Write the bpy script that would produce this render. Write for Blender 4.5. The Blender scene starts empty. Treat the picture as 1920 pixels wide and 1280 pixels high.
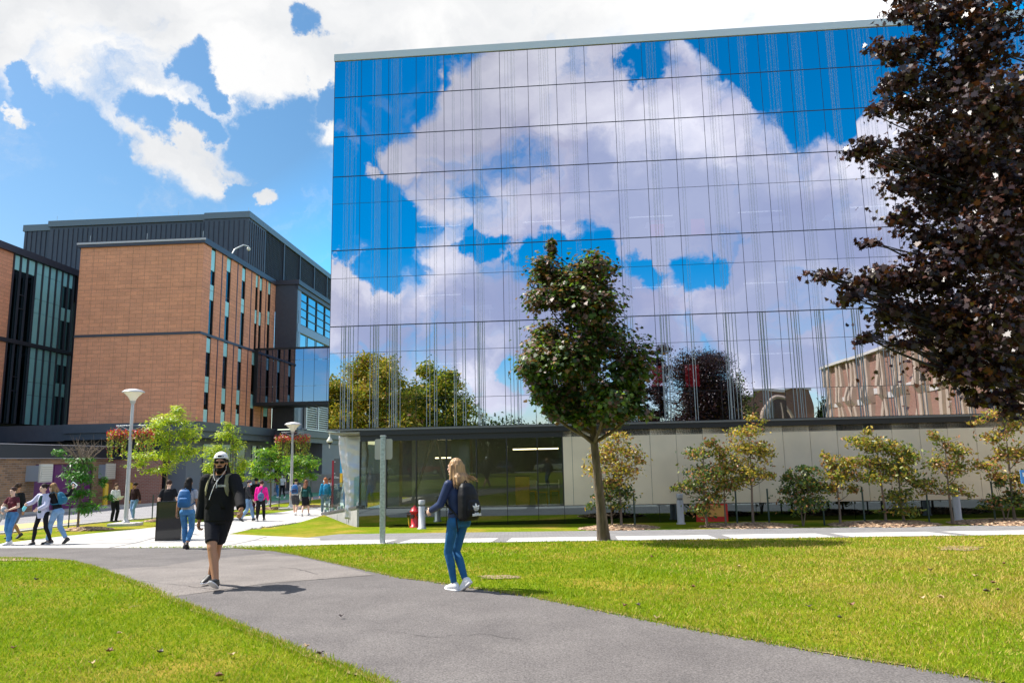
import bpy, math, random
import numpy as np
from mathutils import Vector, Matrix
S = bpy.context.scene
COL = S.collection
R = math.radians
# ---------------------------------------------------------------- camera
FPX, PITCH, ROLL, YA, YB = 1385.93, .157667, -.0200538, .0680209, .0807439
CAMZ = 1.7
_f = np.array([0, math.cos(PITCH), math.sin(PITCH)]); _u = np.array([0, -math.sin(PITCH), math.cos(PITCH)]); _x = np.array([1., 0, 0])
_c, _s = math.cos(ROLL), math.sin(ROLL)
CM = np.array([_c*_x+_s*_u, -_s*_x+_c*_u, _f])
cam_d = bpy.data.cameras.new("camera"); cam = bpy.data.objects.new("camera", cam_d); COL.objects.link(cam)
cam_d.sensor_width = 36; cam_d.lens = 36*FPX/1920; cam_d.clip_end = 3000; cam_d.clip_start = .05
m = Matrix.Identity(4)
for i in range(3):
    m[i][0] = CM[0][i]; m[i][1] = CM[1][i]; m[i][2] = -CM[2][i]
m[2][3] = CAMZ
cam.matrix_world = m
S.camera = cam
S.cycles.use_adaptive_sampling = False
CO = np.array([0, 0, CAMZ])
def ray(px, py): return CM.T @ np.array([(px-960)/FPX, -(py-640)/FPX, 1.])
def gz(y): return float(np.interp(y, [-500, 11, 22, 32, 45, 1500], [0, 0, -.49, -.69, -.75, -.75]))
def G(px, py):
    d = ray(px, py); t = 1.
    for _ in range(300):
        p = CO+d*t; t += (p[2]-gz(p[1]))/max(.02, -d[2])*.5
    return CO+d*t
def AT(px, py, y): d = ray(px, py); return CO+d*(y/d[1])
B0 = np.array([-5.11, 27.23, 0.]); NB = np.array([math.sin(YB), math.cos(YB), 0]); DB = np.array([math.cos(YB), -math.sin(YB), 0])
def MIR(p):                                   # mirror image of a point in the facade plane
    p = np.array(p, float); return p+2*((B0-p)@NB)*NB
def DIRB(px, py):                             # sky direction seen by reflection in the facade
    d = ray(px, py); d = d-2*(d@NB)*NB; return d/np.linalg.norm(d)
# ---------------------------------------------------------------- light
SUN_EL = R(54); SUN_DIR = np.array([-.962, .27]); SUN_DIR = SUN_DIR/np.linalg.norm(SUN_DIR)
sd = Vector((SUN_DIR[0]*math.cos(SUN_EL), SUN_DIR[1]*math.cos(SUN_EL), math.sin(SUN_EL)))
sl = bpy.data.lights.new("sun", 'SUN'); sl.energy = 4.4; sl.angle = R(.5); sl.color = (1, .95, .87)
so = bpy.data.objects.new("sun", sl); COL.objects.link(so)
so.rotation_euler = sd.to_track_quat('Z', 'Y').to_euler()
S.view_settings.view_transform = 'Standard'; S.view_settings.look = 'None'; S.view_settings.gamma = 1
S.view_settings.exposure = 1.12
W = bpy.data.worlds.new("World"); S.world = W; W.use_nodes = True
nt = W.node_tree; nt.nodes.clear()
def N(t, **k):
    n = nt.nodes.new(t)
    for a, b in k.items(): setattr(n, a, b)
    return n
def L(a, b): nt.links.new(a, b)
out = N('ShaderNodeOutputWorld')
sky = N('ShaderNodeTexSky', sky_type='NISHITA'); sky.sun_disc = False; sky.sun_elevation = SUN_EL
sky.sun_rotation = math.atan2(SUN_DIR[0], SUN_DIR[1]); sky.altitude = 200; sky.air_density = 1.0; sky.dust_density = 1.0; sky.ozone_density = 1.6
hs = N('ShaderNodeHueSaturation'); hs.inputs['Hue'].default_value = .490
L(sky.outputs[0], hs.inputs['Color'])
bg1 = N('ShaderNodeBackground'); bg1.inputs[1].default_value = .072; L(hs.outputs[0], bg1.inputs[0])
tc = N('ShaderNodeTexCoord')
ssd = N('ShaderNodeVectorMath', operation='DOT_PRODUCT'); L(tc.outputs['Generated'], ssd.inputs[0]); ssd.inputs[1].default_value = tuple(sd)
ssm = N('ShaderNodeMapRange'); L(ssd.outputs['Value'], ssm.inputs[0]); ssm.inputs[1].default_value = .42; ssm.inputs[2].default_value = .60; ssm.inputs[3].default_value = 1.7; ssm.inputs[4].default_value = 1.28; L(ssm.outputs[0], hs.inputs['Saturation'])
ssv = N('ShaderNodeMapRange'); L(ssd.outputs['Value'], ssv.inputs[0]); ssv.inputs[1].default_value = .42; ssv.inputs[2].default_value = .60; ssv.inputs[3].default_value = 2.0; ssv.inputs[4].default_value = 1.0; L(ssv.outputs[0], hs.inputs['Value'])
nz0 = N('ShaderNodeTexNoise'); nz0.inputs['Scale'].default_value = 5.5; nz0.inputs['Detail'].default_value = 10; nz0.inputs['Roughness'].default_value = .6
L(tc.outputs['Generated'], nz0.inputs['Vector'])
v1 = N('ShaderNodeVectorMath', operation='SUBTRACT'); L(nz0.outputs['Color'], v1.inputs[0]); v1.inputs[1].default_value = (.5, .5, .5)
v2 = N('ShaderNodeVectorMath', operation='SCALE'); L(v1.outputs[0], v2.inputs[0]); v2.inputs['Scale'].default_value = .20
nz9 = N('ShaderNodeTexNoise'); nz9.inputs['Scale'].default_value = 26; nz9.inputs['Detail'].default_value = 7; nz9.inputs['Roughness'].default_value = .7; L(tc.outputs['Generated'], nz9.inputs['Vector'])
v8 = N('ShaderNodeVectorMath', operation='SUBTRACT'); L(nz9.outputs['Color'], v8.inputs[0]); v8.inputs[1].default_value = (.5, .5, .5)
v9 = N('ShaderNodeVectorMath', operation='SCALE'); L(v8.outputs[0], v9.inputs[0]); v9.inputs['Scale'].default_value = .035
v7 = N('ShaderNodeVectorMath', operation='ADD'); L(v2.outputs[0], v7.inputs[0]); L(v9.outputs[0], v7.inputs[1])
v3 = N('ShaderNodeVectorMath', operation='ADD'); L(tc.outputs['Generated'], v3.inputs[0]); L(v7.outputs[0], v3.inputs[1])
v4 = N('ShaderNodeVectorMath', operation='NORMALIZE'); L(v3.outputs[0], v4.inputs[0])
def blobs(lst, refl, acc, ka=1.65, kb=.3):
    for (px, py, r) in lst:
        d = DIRB(px, py) if refl else ray(px, py)/np.linalg.norm(ray(px, py))
        a = r/FPX*math.cos(math.atan(math.hypot(px-960, py-640)/FPX))**2
        dt = N('ShaderNodeVectorMath', operation='DOT_PRODUCT'); L(v4.outputs[0], dt.inputs[0]); dt.inputs[1].default_value = tuple(d)
        mr = N('ShaderNodeMapRange', interpolation_type='SMOOTHSTEP'); L(dt.outputs['Value'], mr.inputs[0])
        mr.inputs[1].default_value = math.cos(a*ka); mr.inputs[2].default_value = math.cos(a*kb)
        if acc is None: acc = mr.outputs[0]; continue
        mx = N('ShaderNodeMath', operation='MAXIMUM'); L(acc, mx.inputs[0]); L(mr.outputs[0], mx.inputs[1]); acc = mx.outputs[0]
    return acc
posD = [(60,60,150),(230,90,170),(400,60,170),(180,200,90),(300,220,90),(350,292,70),(420,260,50),(480,110,120),(600,120,100),(600,215,45),(800,10,190),(1050,-10,190),
        (1300,0,190),(1560,0,170),(40,-60,200),(350,-80,200),(700,-120,260),(490,350,20),(8,225,25),(560,210,55)]
holD = [(362,125,34),(395,150,24),(560,22,26),(300,248,34),(372,235,24),(10,150,24),(40,205,34),(500,235,60),(580,165,26),(120,255,60),(430,330,20)]
posR = [(960,190,120),(1060,250,150),(1180,290,140),(860,270,80),(790,280,50),(1100,125,45),(1000,125,45),(1290,130,45),(900,130,40),(1260,260,120),(1400,250,90),(1500,330,150),(1640,300,90),
        (830,370,50),(980,390,110),(1240,400,140),(1600,480,130),(680,560,75),(860,470,62),(900,600,120),(780,620,90),(1010,640,100),(1220,600,120),(1340,570,80),(1420,500,50),(1500,640,130),
        (1650,640,110),(960,745,45),(1480,720,80),(1250,545,50),(640,500,28),(650,245,24),(700,300,20),(1690,240,60),(1850,450,200),(760,700,90)]
holR = [(905,432,30),(700,400,58),(650,420,50),(720,492,32),(1010,470,30),(1080,490,46),(1180,515,30),(1270,508,40),(1335,505,24),(970,700,22),(1185,140,40),(1440,110,70),(1540,120,90),
        (1620,190,50),(760,160,85),(680,170,85),(640,340,50),(940,440,25),(1420,170,20)]
shadR = [(1180,430,110),(1300,400,90),(1420,440,120),(1560,450,110),(960,560,80),(1100,590,60),(1010,660,70),(860,640,60),(1480,600,90),(1340,660,70),(1210,660,60),(1600,610,80),(1260,350,60),(1090,330,45),(720,640,70),(1500,700,60)]
shd = blobs(shadR, True, None)
accp = blobs(posR, True, blobs(posD, False, None))
acch = blobs(holR, True, blobs(holD, False, None, 1.9, .2), 1.55, .3)
# clouds in the rest of the sky
nz1 = N('ShaderNodeTexNoise'); nz1.inputs['Scale'].default_value = 2.6; nz1.inputs['Detail'].default_value = 8; nz1.inputs['Roughness'].default_value = .58
L(v4.outputs[0], nz1.inputs['Vector'])
mr1 = N('ShaderNodeMapRange'); L(nz1.outputs[0], mr1.inputs[0]); mr1.inputs[1].default_value = .40; mr1.inputs[2].default_value = .54
# region outside both framed parts: weight = dot with +-Y small or high up
sep = N('ShaderNodeSeparateXYZ'); L(tc.outputs['Generated'], sep.inputs[0])
ab = N('ShaderNodeMath', operation='ABSOLUTE'); L(sep.outputs[1], ab.inputs[0])
mr2 = N('ShaderNodeMapRange'); L(ab.outputs[0], mr2.inputs[0]); mr2.inputs[1].default_value = .66; mr2.inputs[2].default_value = .58
ml = N('ShaderNodeMath', operation='MULTIPLY'); L(mr1.outputs[0], ml.inputs[0]); L(mr2.outputs[0], ml.inputs[1])
sb = N('ShaderNodeMath', operation='SUBTRACT', use_clamp=True); L(accp, sb.inputs[0]); L(acch, sb.inputs[1])
mx = N('ShaderNodeMath', operation='MAXIMUM'); L(sb.outputs[0], mx.inputs[0]); L(ml.outputs[0], mx.inputs[1])
# wispy fine erosion of the edges
nz2 = N('ShaderNodeTexNoise'); nz2.inputs['Scale'].default_value = 8; nz2.inputs['Detail'].default_value = 12; nz2.inputs['Roughness'].default_value = .62
L(v4.outputs[0], nz2.inputs['Vector'])
ms = N('ShaderNodeMath', operation='MULTIPLY_ADD'); L(nz2.outputs[0], ms.inputs[0]); ms.inputs[1].default_value = 2.5; ms.inputs[2].default_value = -1.25
ad = N('ShaderNodeMath', operation='ADD'); L(mx.outputs[0], ad.inputs[0]); L(ms.outputs[0], ad.inputs[1])
mask = N('ShaderNodeMapRange', interpolation_type='SMOOTHSTEP'); L(ad.outputs[0], mask.inputs[0]); mask.inputs[1].default_value = .15; mask.inputs[2].default_value = .95
# cloud body: white with lavender grey undersides, whiter near the sun
nz3 = N('ShaderNodeTexNoise'); nz3.inputs['Scale'].default_value = 5.5; nz3.inputs['Detail'].default_value = 6; nz3.inputs['Roughness'].default_value = .5
mp = N('ShaderNodeMapping'); mp.inputs['Scale'].default_value = (1, 1, 2.0); L(v4.outputs[0], mp.inputs[0]); L(mp.outputs[0], nz3.inputs['Vector'])
cr = N('ShaderNodeValToRGB'); L(nz3.outputs[0], cr.inputs[0])
cr.color_ramp.elements[0].position = .36; cr.color_ramp.elements[0].color = (.50, .52, .66, 1)
cr.color_ramp.elements[1].position = .62; cr.color_ramp.elements[1].color = (1.0, 1.0, 1.0, 1)
sdt = N('ShaderNodeVectorMath', operation='DOT_PRODUCT'); L(tc.outputs['Generated'], sdt.inputs[0]); sdt.inputs[1].default_value = tuple(sd)
smr = N('ShaderNodeMapRange'); L(sdt.outputs['Value'], smr.inputs[0]); smr.inputs[1].default_value = .15; smr.inputs[2].default_value = .5
cr2 = N('ShaderNodeValToRGB'); L(nz3.outputs[0], cr2.inputs[0]); cr2.color_ramp.elements[0].position = .34; cr2.color_ramp.elements[0].color = (.385, .395, .41, 1); cr2.color_ramp.elements[1].position = .6; cr2.color_ramp.elements[1].color = (.50, .50, .50, 1)
mxc = N('ShaderNodeMixRGB'); L(smr.outputs[0], mxc.inputs[0]); L(cr.outputs[0], mxc.inputs[1]); L(cr2.outputs[0], mxc.inputs[2])
shm = N('ShaderNodeMath', operation='MULTIPLY'); L(shd, shm.inputs[0]); shm.inputs[1].default_value = .82
mxs_ = N('ShaderNodeMixRGB'); L(shm.outputs[0], mxs_.inputs[0]); L(mxc.outputs[0], mxs_.inputs[1]); mxs_.inputs[2].default_value = (.35, .42, .60, 1)
bg2 = N('ShaderNodeBackground'); L(mxs_.outputs[0], bg2.inputs[0]); bg2.inputs[1].default_value = .92
pw = N('ShaderNodeMath', operation='POWER'); L(mask.outputs[0], pw.inputs[0]); pw.inputs[1].default_value = 1.25
mix = N('ShaderNodeMixShader'); L(pw.outputs[0], mix.inputs[0]); L(bg1.outputs[0], mix.inputs[1]); L(bg2.outputs[0], mix.inputs[2]); L(mix.outputs[0], out.inputs[0])
# ---------------------------------------------------------------- materials
MATS = {}
def mat(name, col, rough=.7, metal=0, spec=.5, var=0, vscale=3, bump=0, bscale=40, emit=None, estr=1, stretch=None, det=4, col2=None):
    if name in MATS: return MATS[name]
    M = bpy.data.materials.new(name); M.use_nodes = True; t = M.node_tree; b = t.nodes['Principled BSDF']
    b.inputs['Base Color'].default_value = (*col, 1); b.inputs['Roughness'].default_value = rough; b.inputs['Metallic'].default_value = metal
    b.inputs['Specular IOR Level'].default_value = spec
    if emit: b.inputs['Emission Color'].default_value = (*emit, 1); b.inputs['Emission Strength'].default_value = estr
    def coord():
        c = t.nodes.new('ShaderNodeTexCoord'); mpp = t.nodes.new('ShaderNodeMapping'); t.links.new(c.outputs['Object'], mpp.inputs[0])
        if stretch: mpp.inputs['Scale'].default_value = stretch
        return mpp.outputs[0]
    if var or col2:
        n = t.nodes.new('ShaderNodeTexNoise'); n.inputs['Scale'].default_value = vscale; n.inputs['Detail'].default_value = det; t.links.new(coord(), n.inputs[0])
        r = t.nodes.new('ShaderNodeValToRGB'); r.color_ramp.elements[0].position = .32; r.color_ramp.elements[1].position = .68
        c2 = col2 or [min(1, c*(1+var)) for c in col]; c1 = col if col2 else [c*(1-var) for c in col]
        r.color_ramp.elements[0].color = (*c1, 1); r.color_ramp.elements[1].color = (*c2, 1)
        t.links.new(n.outputs[0], r.inputs[0]); t.links.new(r.outputs[0], b.inputs['Base Color'])
    if bump:
        n = t.nodes.new('ShaderNodeTexNoise'); n.inputs['Scale'].default_value = bscale; n.inputs['Detail'].default_value = 3; t.links.new(coord(), n.inputs[0])
        bp = t.nodes.new('ShaderNodeBump'); bp.inputs['Strength'].default_value = bump; bp.inputs['Distance'].default_value = .02
        t.links.new(n.outputs[0], bp.inputs['Height']); t.links.new(bp.outputs[0], b.inputs['Normal'])
    MATS[name] = M; return M
def leafmat(name, col, trans=.35, rough=.45, spec=.4):
    if name in MATS: return MATS[name]
    M = bpy.data.materials.new(name); M.use_nodes = True; t = M.node_tree; b = t.nodes['Principled BSDF']
    b.inputs['Base Color'].default_value = (*col, 1); b.inputs['Roughness'].default_value = rough; b.inputs['Specular IOR Level'].default_value = spec
    tr = t.nodes.new('ShaderNodeBsdfTranslucent'); tr.inputs[0].default_value = (col[0]*1.1, col[1]*1.25, col[2]*.5, 1)
    mxs = t.nodes.new('ShaderNodeMixShader'); mxs.inputs[0].default_value = trans
    t.links.new(b.outputs[0], mxs.inputs[1]); t.links.new(tr.outputs[0], mxs.inputs[2]); t.links.new(mxs.outputs[0], t.nodes['Material Output'].inputs[0])
    MATS[name] = M; return M
def brick(name, c1, c2, mortar, bw=.24, bh=.075, ms=.008, big=False):
    M = bpy.data.materials.new(name); M.use_nodes = True; t = M.node_tree; b = t.nodes['Principled BSDF']; b.inputs['Roughness'].default_value = .85
    c = t.nodes.new('ShaderNodeTexCoord'); s = t.nodes.new('ShaderNodeSeparateXYZ'); t.links.new(c.outputs['Object'], s.inputs[0])
    a = t.nodes.new('ShaderNodeMath'); a.operation = 'ADD'; t.links.new(s.outputs[0], a.inputs[0]); t.links.new(s.outputs[1], a.inputs[1])
    cb = t.nodes.new('ShaderNodeCombineXYZ'); t.links.new(a.outputs[0], cb.inputs[0]); t.links.new(s.outputs[2], cb.inputs[1])
    bt = t.nodes.new('ShaderNodeTexBrick'); t.links.new(cb.outputs[0], bt.inputs['Vector'])
    bt.inputs['Scale'].default_value = 1; bt.inputs['Brick Width'].default_value = bw; bt.inputs['Row Height'].default_value = bh; bt.inputs['Mortar Size'].default_value = ms
    bt.inputs['Color1'].default_value = (*c1, 1); bt.inputs['Color2'].default_value = (*c2, 1); bt.inputs['Mortar'].default_value = (*mortar, 1); bt.inputs['Bias'].default_value = -.2
    n = t.nodes.new('ShaderNodeTexNoise'); n.inputs['Scale'].default_value = .9; n.inputs['Detail'].default_value = 6; t.links.new(cb.outputs[0], n.inputs[0])
    mr = t.nodes.new('ShaderNodeMapRange'); t.links.new(n.outputs[0], mr.inputs[0]); mr.inputs[1].default_value = .3; mr.inputs[2].default_value = .7; mr.inputs[3].default_value = .92; mr.inputs[4].default_value = 1.06
    mm = t.nodes.new('ShaderNodeVectorMath'); mm.operation = 'SCALE'; t.links.new(bt.outputs[0], mm.inputs[0]); t.links.new(mr.outputs[0], mm.inputs['Scale'])
    if big:
        b2 = t.nodes.new('ShaderNodeTexBrick'); t.links.new(cb.outputs[0], b2.inputs['Vector']); b2.inputs['Scale'].default_value = 1; b2.inputs['Brick Width'].default_value = .85; b2.inputs['Row Height'].default_value = .27; b2.inputs['Mortar Size'].default_value = .02
        b2.inputs['Color1'].default_value = (1.09, 1.07, 1.04, 1); b2.inputs['Color2'].default_value = (.94, .93, .93, 1); b2.inputs['Mortar'].default_value = (.78, .74, .72, 1)
        mk_ = t.nodes.new('ShaderNodeVectorMath'); mk_.operation = 'MULTIPLY'; t.links.new(mm.outputs[0], mk_.inputs[0]); t.links.new(b2.outputs[0], mk_.inputs[1]); t.links.new(mk_.outputs[0], b.inputs['Base Color'])
    else: t.links.new(mm.outputs[0], b.inputs['Base Color'])
    bp = t.nodes.new('ShaderNodeBump'); bp.inputs['Strength'].default_value = .4; bp.inputs['Distance'].default_value = .01; bp.invert = True
    t.links.new(bt.outputs['Fac'], bp.inputs['Height']); t.links.new(bp.outputs[0], b.inputs['Normal'])
    MATS[name] = M; return M
def glassmat(name, gloss, tcol, fac, rough=0.0):
    M = bpy.data.materials.new(name); M.use_nodes = True; t = M.node_tree; t.nodes.remove(t.nodes['Principled BSDF'])
    g = t.nodes.new('ShaderNodeBsdfAnisotropic'); g.inputs['Color'].default_value = (*gloss, 1); g.inputs['Roughness'].default_value = rough
    tr = t.nodes.new('ShaderNodeBsdfTransparent'); tr.inputs[0].default_value = (*tcol, 1)
    mx = t.nodes.new('ShaderNodeMixShader'); mx.inputs[0].default_value = fac
    t.links.new(g.outputs[0], mx.inputs[1]); t.links.new(tr.outputs[0], mx.inputs[2]); t.links.new(mx.outputs[0], t.nodes['Material Output'].inputs[0])
    MATS[name] = M; return M
# ---------------------------------------------------------------- mesh building
class MB:
    def __init__(s): s.v = []; s.f = []; s.m = []; s.sm = []
    def add(s, vs, fs, mi=0, smooth=False):
        o = len(s.v); s.v += [tuple(map(float, p)) for p in vs]
        for f in fs: s.f.append([i+o for i in f]); s.m.append(mi); s.sm.append(smooth)
        return s
    def box(s, x0, x1, y0, y1, z0, z1, mi=0):
        return s.add([(x0,y0,z0),(x1,y0,z0),(x1,y1,z0),(x0,y1,z0),(x0,y0,z1),(x1,y0,z1),(x1,y1,z1),(x0,y1,z1)],
              [(3,2,1,0),(4,5,6,7),(0,1,5,4),(1,2,6,5),(2,3,7,6),(3,0,4,7)], mi)
    def rings(s, rr, mi=0, smooth=True, caps=True):          # list of rings (each n points)
        n = len(rr[0]); vs = [p for r in rr for p in r]; fs = []
        for k in range(len(rr)-1):
            for i in range(n): j = (i+1) % n; fs.append((k*n+i, k*n+j, (k+1)*n+j, (k+1)*n+i))
        s.add(vs, fs, mi, smooth)
        if caps: 
            s.add(rr[0], [tuple(range(n))[::-1]], mi, False); s.add(rr[-1], [tuple(range(n))], mi, False)
        return s
    def tube(s, pts, rad, n=8, mi=0, smooth=True, caps=True):
        pts = [np.array(p, float) for p in pts]
        if not hasattr(rad, '__len__'): rad = [rad]*len(pts)
        rr = []; prev = None
        for i, p in enumerate(pts):
            d = pts[min(i+1, len(pts)-1)]-pts[max(i-1, 0)]; d = d/(np.linalg.norm(d)+1e-9)
            if prev is None:
                a = np.cross(d, [0, 0, 1.]) if abs(d[2]) < .9 else np.cross(d, [0, 1., 0])
            else: a = prev-d*(prev@d)
            a = a/(np.linalg.norm(a)+1e-9); prev = a; b = np.cross(d, a)
            rr.append([p+rad[i]*(math.cos(2*math.pi*k/n)*a+math.sin(2*math.pi*k/n)*b) for k in range(n)])
        return s.rings(rr, mi, smooth, caps)
    def cap(s, p0, r0, p1, r1, n=10, mi=0):                  # tapered capsule with round ends
        p0 = np.array(p0, float); p1 = np.array(p1, float); d = p1-p0; l = np.linalg.norm(d)
        d = d/l if l > 1e-6 else np.array([0, 0, 1.])
        pts = [];rd = []
        for t in (90, 60, 30, 0): pts.append(p0-d*r0*math.sin(R(t))); rd.append(max(1e-4, r0*math.cos(R(t))))
        for t in (0, 30, 60, 90): pts.append(p1+d*r1*math.sin(R(t))); rd.append(max(1e-4, r1*math.cos(R(t))))
        return s.tube(pts, rd, n, mi)
    def ell(s, c, r, mi=0, n=14, k=8, rot=None):
        rr = []
        for i in range(k+1):
            t = math.pi*i/k; z = -math.cos(t); q = max(1e-3, math.sin(t)); ring = []
            for j in range(n):
                a = 2*math.pi*j/n; p = np.array([r[0]*q*math.cos(a), r[1]*q*math.sin(a), r[2]*z])
                if rot is not None: p = rot @ p
                ring.append(np.array(c)+p)
            rr.append(ring)
        return s.rings(rr, mi)
    def loft(s, st, mi=0, n=16, p=2.4, smooth=True):         # stations: (centre, side vector*rx, front vector*ry)
        rr = []
        for c, a, b in st:
            c = np.array(c, float); a = np.array(a, float); b = np.array(b, float); ring = []
            for j in range(n):
                t = 2*math.pi*j/n; ct, sn = math.cos(t), math.sin(t)
                ring.append(c+a*np.sign(ct)*abs(ct)**(2/p)+b*np.sign(sn)*abs(sn)**(2/p))
            rr.append(ring)
        return s.rings(rr, mi, smooth)
    def prism(s, poly, z0, z1, mi=0):                        # vertical prism of an xy polygon
        n = len(poly)
        s.add([(x, y, z0) for x, y in poly]+[(x, y, z1) for x, y in poly],
              [tuple(range(n))[::-1], tuple(range(n, 2*n))]+[(i, (i+1) % n, n+(i+1) % n, n+i) for i in range(n)], mi)
        return s
    def build(s, name, mats, parent=None, loc=None):
        me = bpy.data.meshes.new(name); me.from_pydata(s.v, [], s.f)
        if not isinstance(mats, (list, tuple)): mats = [mats]
        for q in mats: me.materials.append(q)
        me.polygons.foreach_set('material_index', s.m); me.polygons.foreach_set('use_smooth', s.sm); me.update()
        o = bpy.data.objects.new(name, me); COL.objects.link(o)
        if parent: o.parent = parent
        if loc is not None: o.location = loc
        return o
def tag(o, label=None, cat=None, group=None, kind=None):
    if label: o['label'] = label
    if cat: o['category'] = cat
    if group: o['group'] = group
    if kind: o['kind'] = kind
    return o
def thing(name, label, cat, loc=(0, 0, 0), rz=0, group=None):
    o = bpy.data.objects.new(name, None); COL.objects.link(o); o.location = tuple(map(float, loc)); o.rotation_euler = (0, 0, rz); o.empty_display_size = .1
    return tag(o, label, cat, group)
def copy_tree(o, parent=None):
    c = o.copy(); COL.objects.link(c)
    if parent: c.parent = parent
    for ch in [x for x in COL.objects if x.parent == o]: copy_tree(ch, c)
    return c
def copy_thing(o, loc, rz=None, label=None):
    kids = {}
    for x in list(COL.objects):
        if x.parent: kids.setdefault(x.parent.name, []).append(x)
    def rec(a, par):
        c = a.copy(); COL.objects.link(c)
        if par: c.parent = par
        for ch in kids.get(a.name, []): rec(ch, c)
        return c
    c = rec(o, None); c.location = tuple(map(float, loc))
    if rz is not None: c.rotation_euler = (0, 0, rz)
    if label: c['label'] = label
    return c
def bevel(o, w, seg=2):
    b = o.modifiers.new('bevel', 'BEVEL'); b.width = w; b.segments = seg; b.limit_method = 'ANGLE'; return o
def remesh(o, vox, sm=3, disp=None):
    md = o.modifiers.new('r', 'REMESH'); md.mode = 'VOXEL'; md.voxel_size = vox; md.use_smooth_shade = True
    s_ = o.modifiers.new('s', 'SMOOTH'); s_.iterations = sm; s_.factor = .5
    dg = bpy.context.evaluated_depsgraph_get(); dg.update()
    me = bpy.data.meshes.new_from_object(o.evaluated_get(dg)); mats = list(o.data.materials)
    o.modifiers.clear(); o.data = me; me.materials.clear()
    for q in mats: me.materials.append(q)
    n = len(me.polygons); me.polygons.foreach_set('material_index', [0]*n); me.polygons.foreach_set('use_smooth', [True]*n)
    return o
def fast_mesh(name, verts, nper, mats, mi, parent=None, smooth=False):   # verts (N,nper,3): one n-gon each
    N_ = verts.shape[0]; me = bpy.data.meshes.new(name)
    me.vertices.add(N_*nper); me.vertices.foreach_set('co', verts.reshape(-1).astype(np.float32))
    me.loops.add(N_*nper); me.loops.foreach_set('vertex_index', np.arange(N_*nper, dtype=np.int32))
    me.polygons.add(N_); me.polygons.foreach_set('loop_start', np.arange(0, N_*nper, nper, dtype=np.int32)); me.polygons.foreach_set('loop_total', np.full(N_, nper, dtype=np.int32))
    for q in mats: me.materials.append(q)
    me.polygons.foreach_set('material_index', mi.astype(np.int32)); me.update(calc_edges=True); me.validate()
    o = bpy.data.objects.new(name, me); COL.objects.link(o)
    if parent: o.parent = parent
    return o
# ================================================================ GROUND
GRASS = mat('lawn_grass', (.11, .17, .012), .9)
def grass_nodes(M, yellow=.5):
    t = M.node_tree; b = t.nodes['Principled BSDF']; b.inputs['Specular IOR Level'].default_value = .04
    c = t.nodes.new('ShaderNodeTexCoord')
    def nz(sc, det, ro=.6):
        n = t.nodes.new('ShaderNodeTexNoise'); n.inputs['Scale'].default_value = sc; n.inputs['Detail'].default_value = det; n.inputs['Roughness'].default_value = ro; t.links.new(c.outputs['Object'], n.inputs[0]); return n
    n1 = nz(.55, 5); r1 = t.nodes.new('ShaderNodeValToRGB'); t.links.new(n1.outputs[0], r1.inputs[0])
    e = r1.color_ramp.elements; e[0].position = .32; e[0].color = (.13, .22, .006, 1); e[1].position = .66; e[1].color = (.33, .26, .04, 1)
    k = e.new(.5); k.color = (.19, .23, .010, 1)
    n2 = nz(38, 4, .7); r2 = t.nodes.new('ShaderNodeMapRange'); t.links.new(n2.outputs[0], r2.inputs[0]); r2.inputs[1].default_value = .3; r2.inputs[2].default_value = .7; r2.inputs[3].default_value = .55; r2.inputs[4].default_value = 1.3
    n4 = nz(6, 4, .7); r4 = t.nodes.new('ShaderNodeMapRange'); t.links.new(n4.outputs[0], r4.inputs[0]); r4.inputs[1].default_value = .3; r4.inputs[2].default_value = .7; r4.inputs[3].default_value = .8; r4.inputs[4].default_value = 1.15
    mu = t.nodes.new('ShaderNodeMath'); mu.operation = 'MULTIPLY'; t.links.new(r2.outputs[0], mu.inputs[0]); t.links.new(r4.outputs[0], mu.inputs[1])
    v = t.nodes.new('ShaderNodeVectorMath'); v.operation = 'SCALE'; t.links.new(r1.outputs[0], v.inputs[0]); t.links.new(mu.outputs[0], v.inputs['Scale'])
    n3 = nz(.9, 3); r3 = t.nodes.new('ShaderNodeMapRange'); t.links.new(n3.outputs[0], r3.inputs[0]); r3.inputs[1].default_value = .70; r3.inputs[2].default_value = .78
    mx = t.nodes.new('ShaderNodeMixRGB'); t.links.new(r3.outputs[0], mx.inputs[0]); t.links.new(v.outputs[0], mx.inputs[1]); mx.inputs[2].default_value = (.22, .16, .09, 1)
    t.links.new(mx.outputs[0], b.inputs['Base Color'])
    bp = t.nodes.new('ShaderNodeBump'); bp.inputs['Strength'].default_value = .9; bp.inputs['Distance'].default_value = .04; t.links.new(n2.outputs[0], bp.inputs['Height']); t.links.new(bp.outputs[0], b.inputs['Normal'])
grass_nodes(GRASS)
YK = [-500, 11, 22, 32, 45, 1500]
g = MB()
for a, b in zip(YK[:-1], YK[1:]): g.add([(-900, a, gz(a)), (900, a, gz(a)), (900, b, gz(b)), (-900, b, gz(b))], [(0, 1, 2, 3)])
tag(g.build('ground', GRASS), kind='structure')
def clip(poly, y, keep_above):
    o = []
    for i in range(len(poly)):
        p, q = poly[i], poly[(i+1) % len(poly)]
        ip = (p[1] >= y) == keep_above or p[1] == y; iq = (q[1] >= y) == keep_above or q[1] == y
        if ip: o.append(p)
        if ip != iq: t = (y-p[1])/(q[1]-p[1]); o.append((p[0]+t*(q[0]-p[0]), y))
    return o
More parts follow.
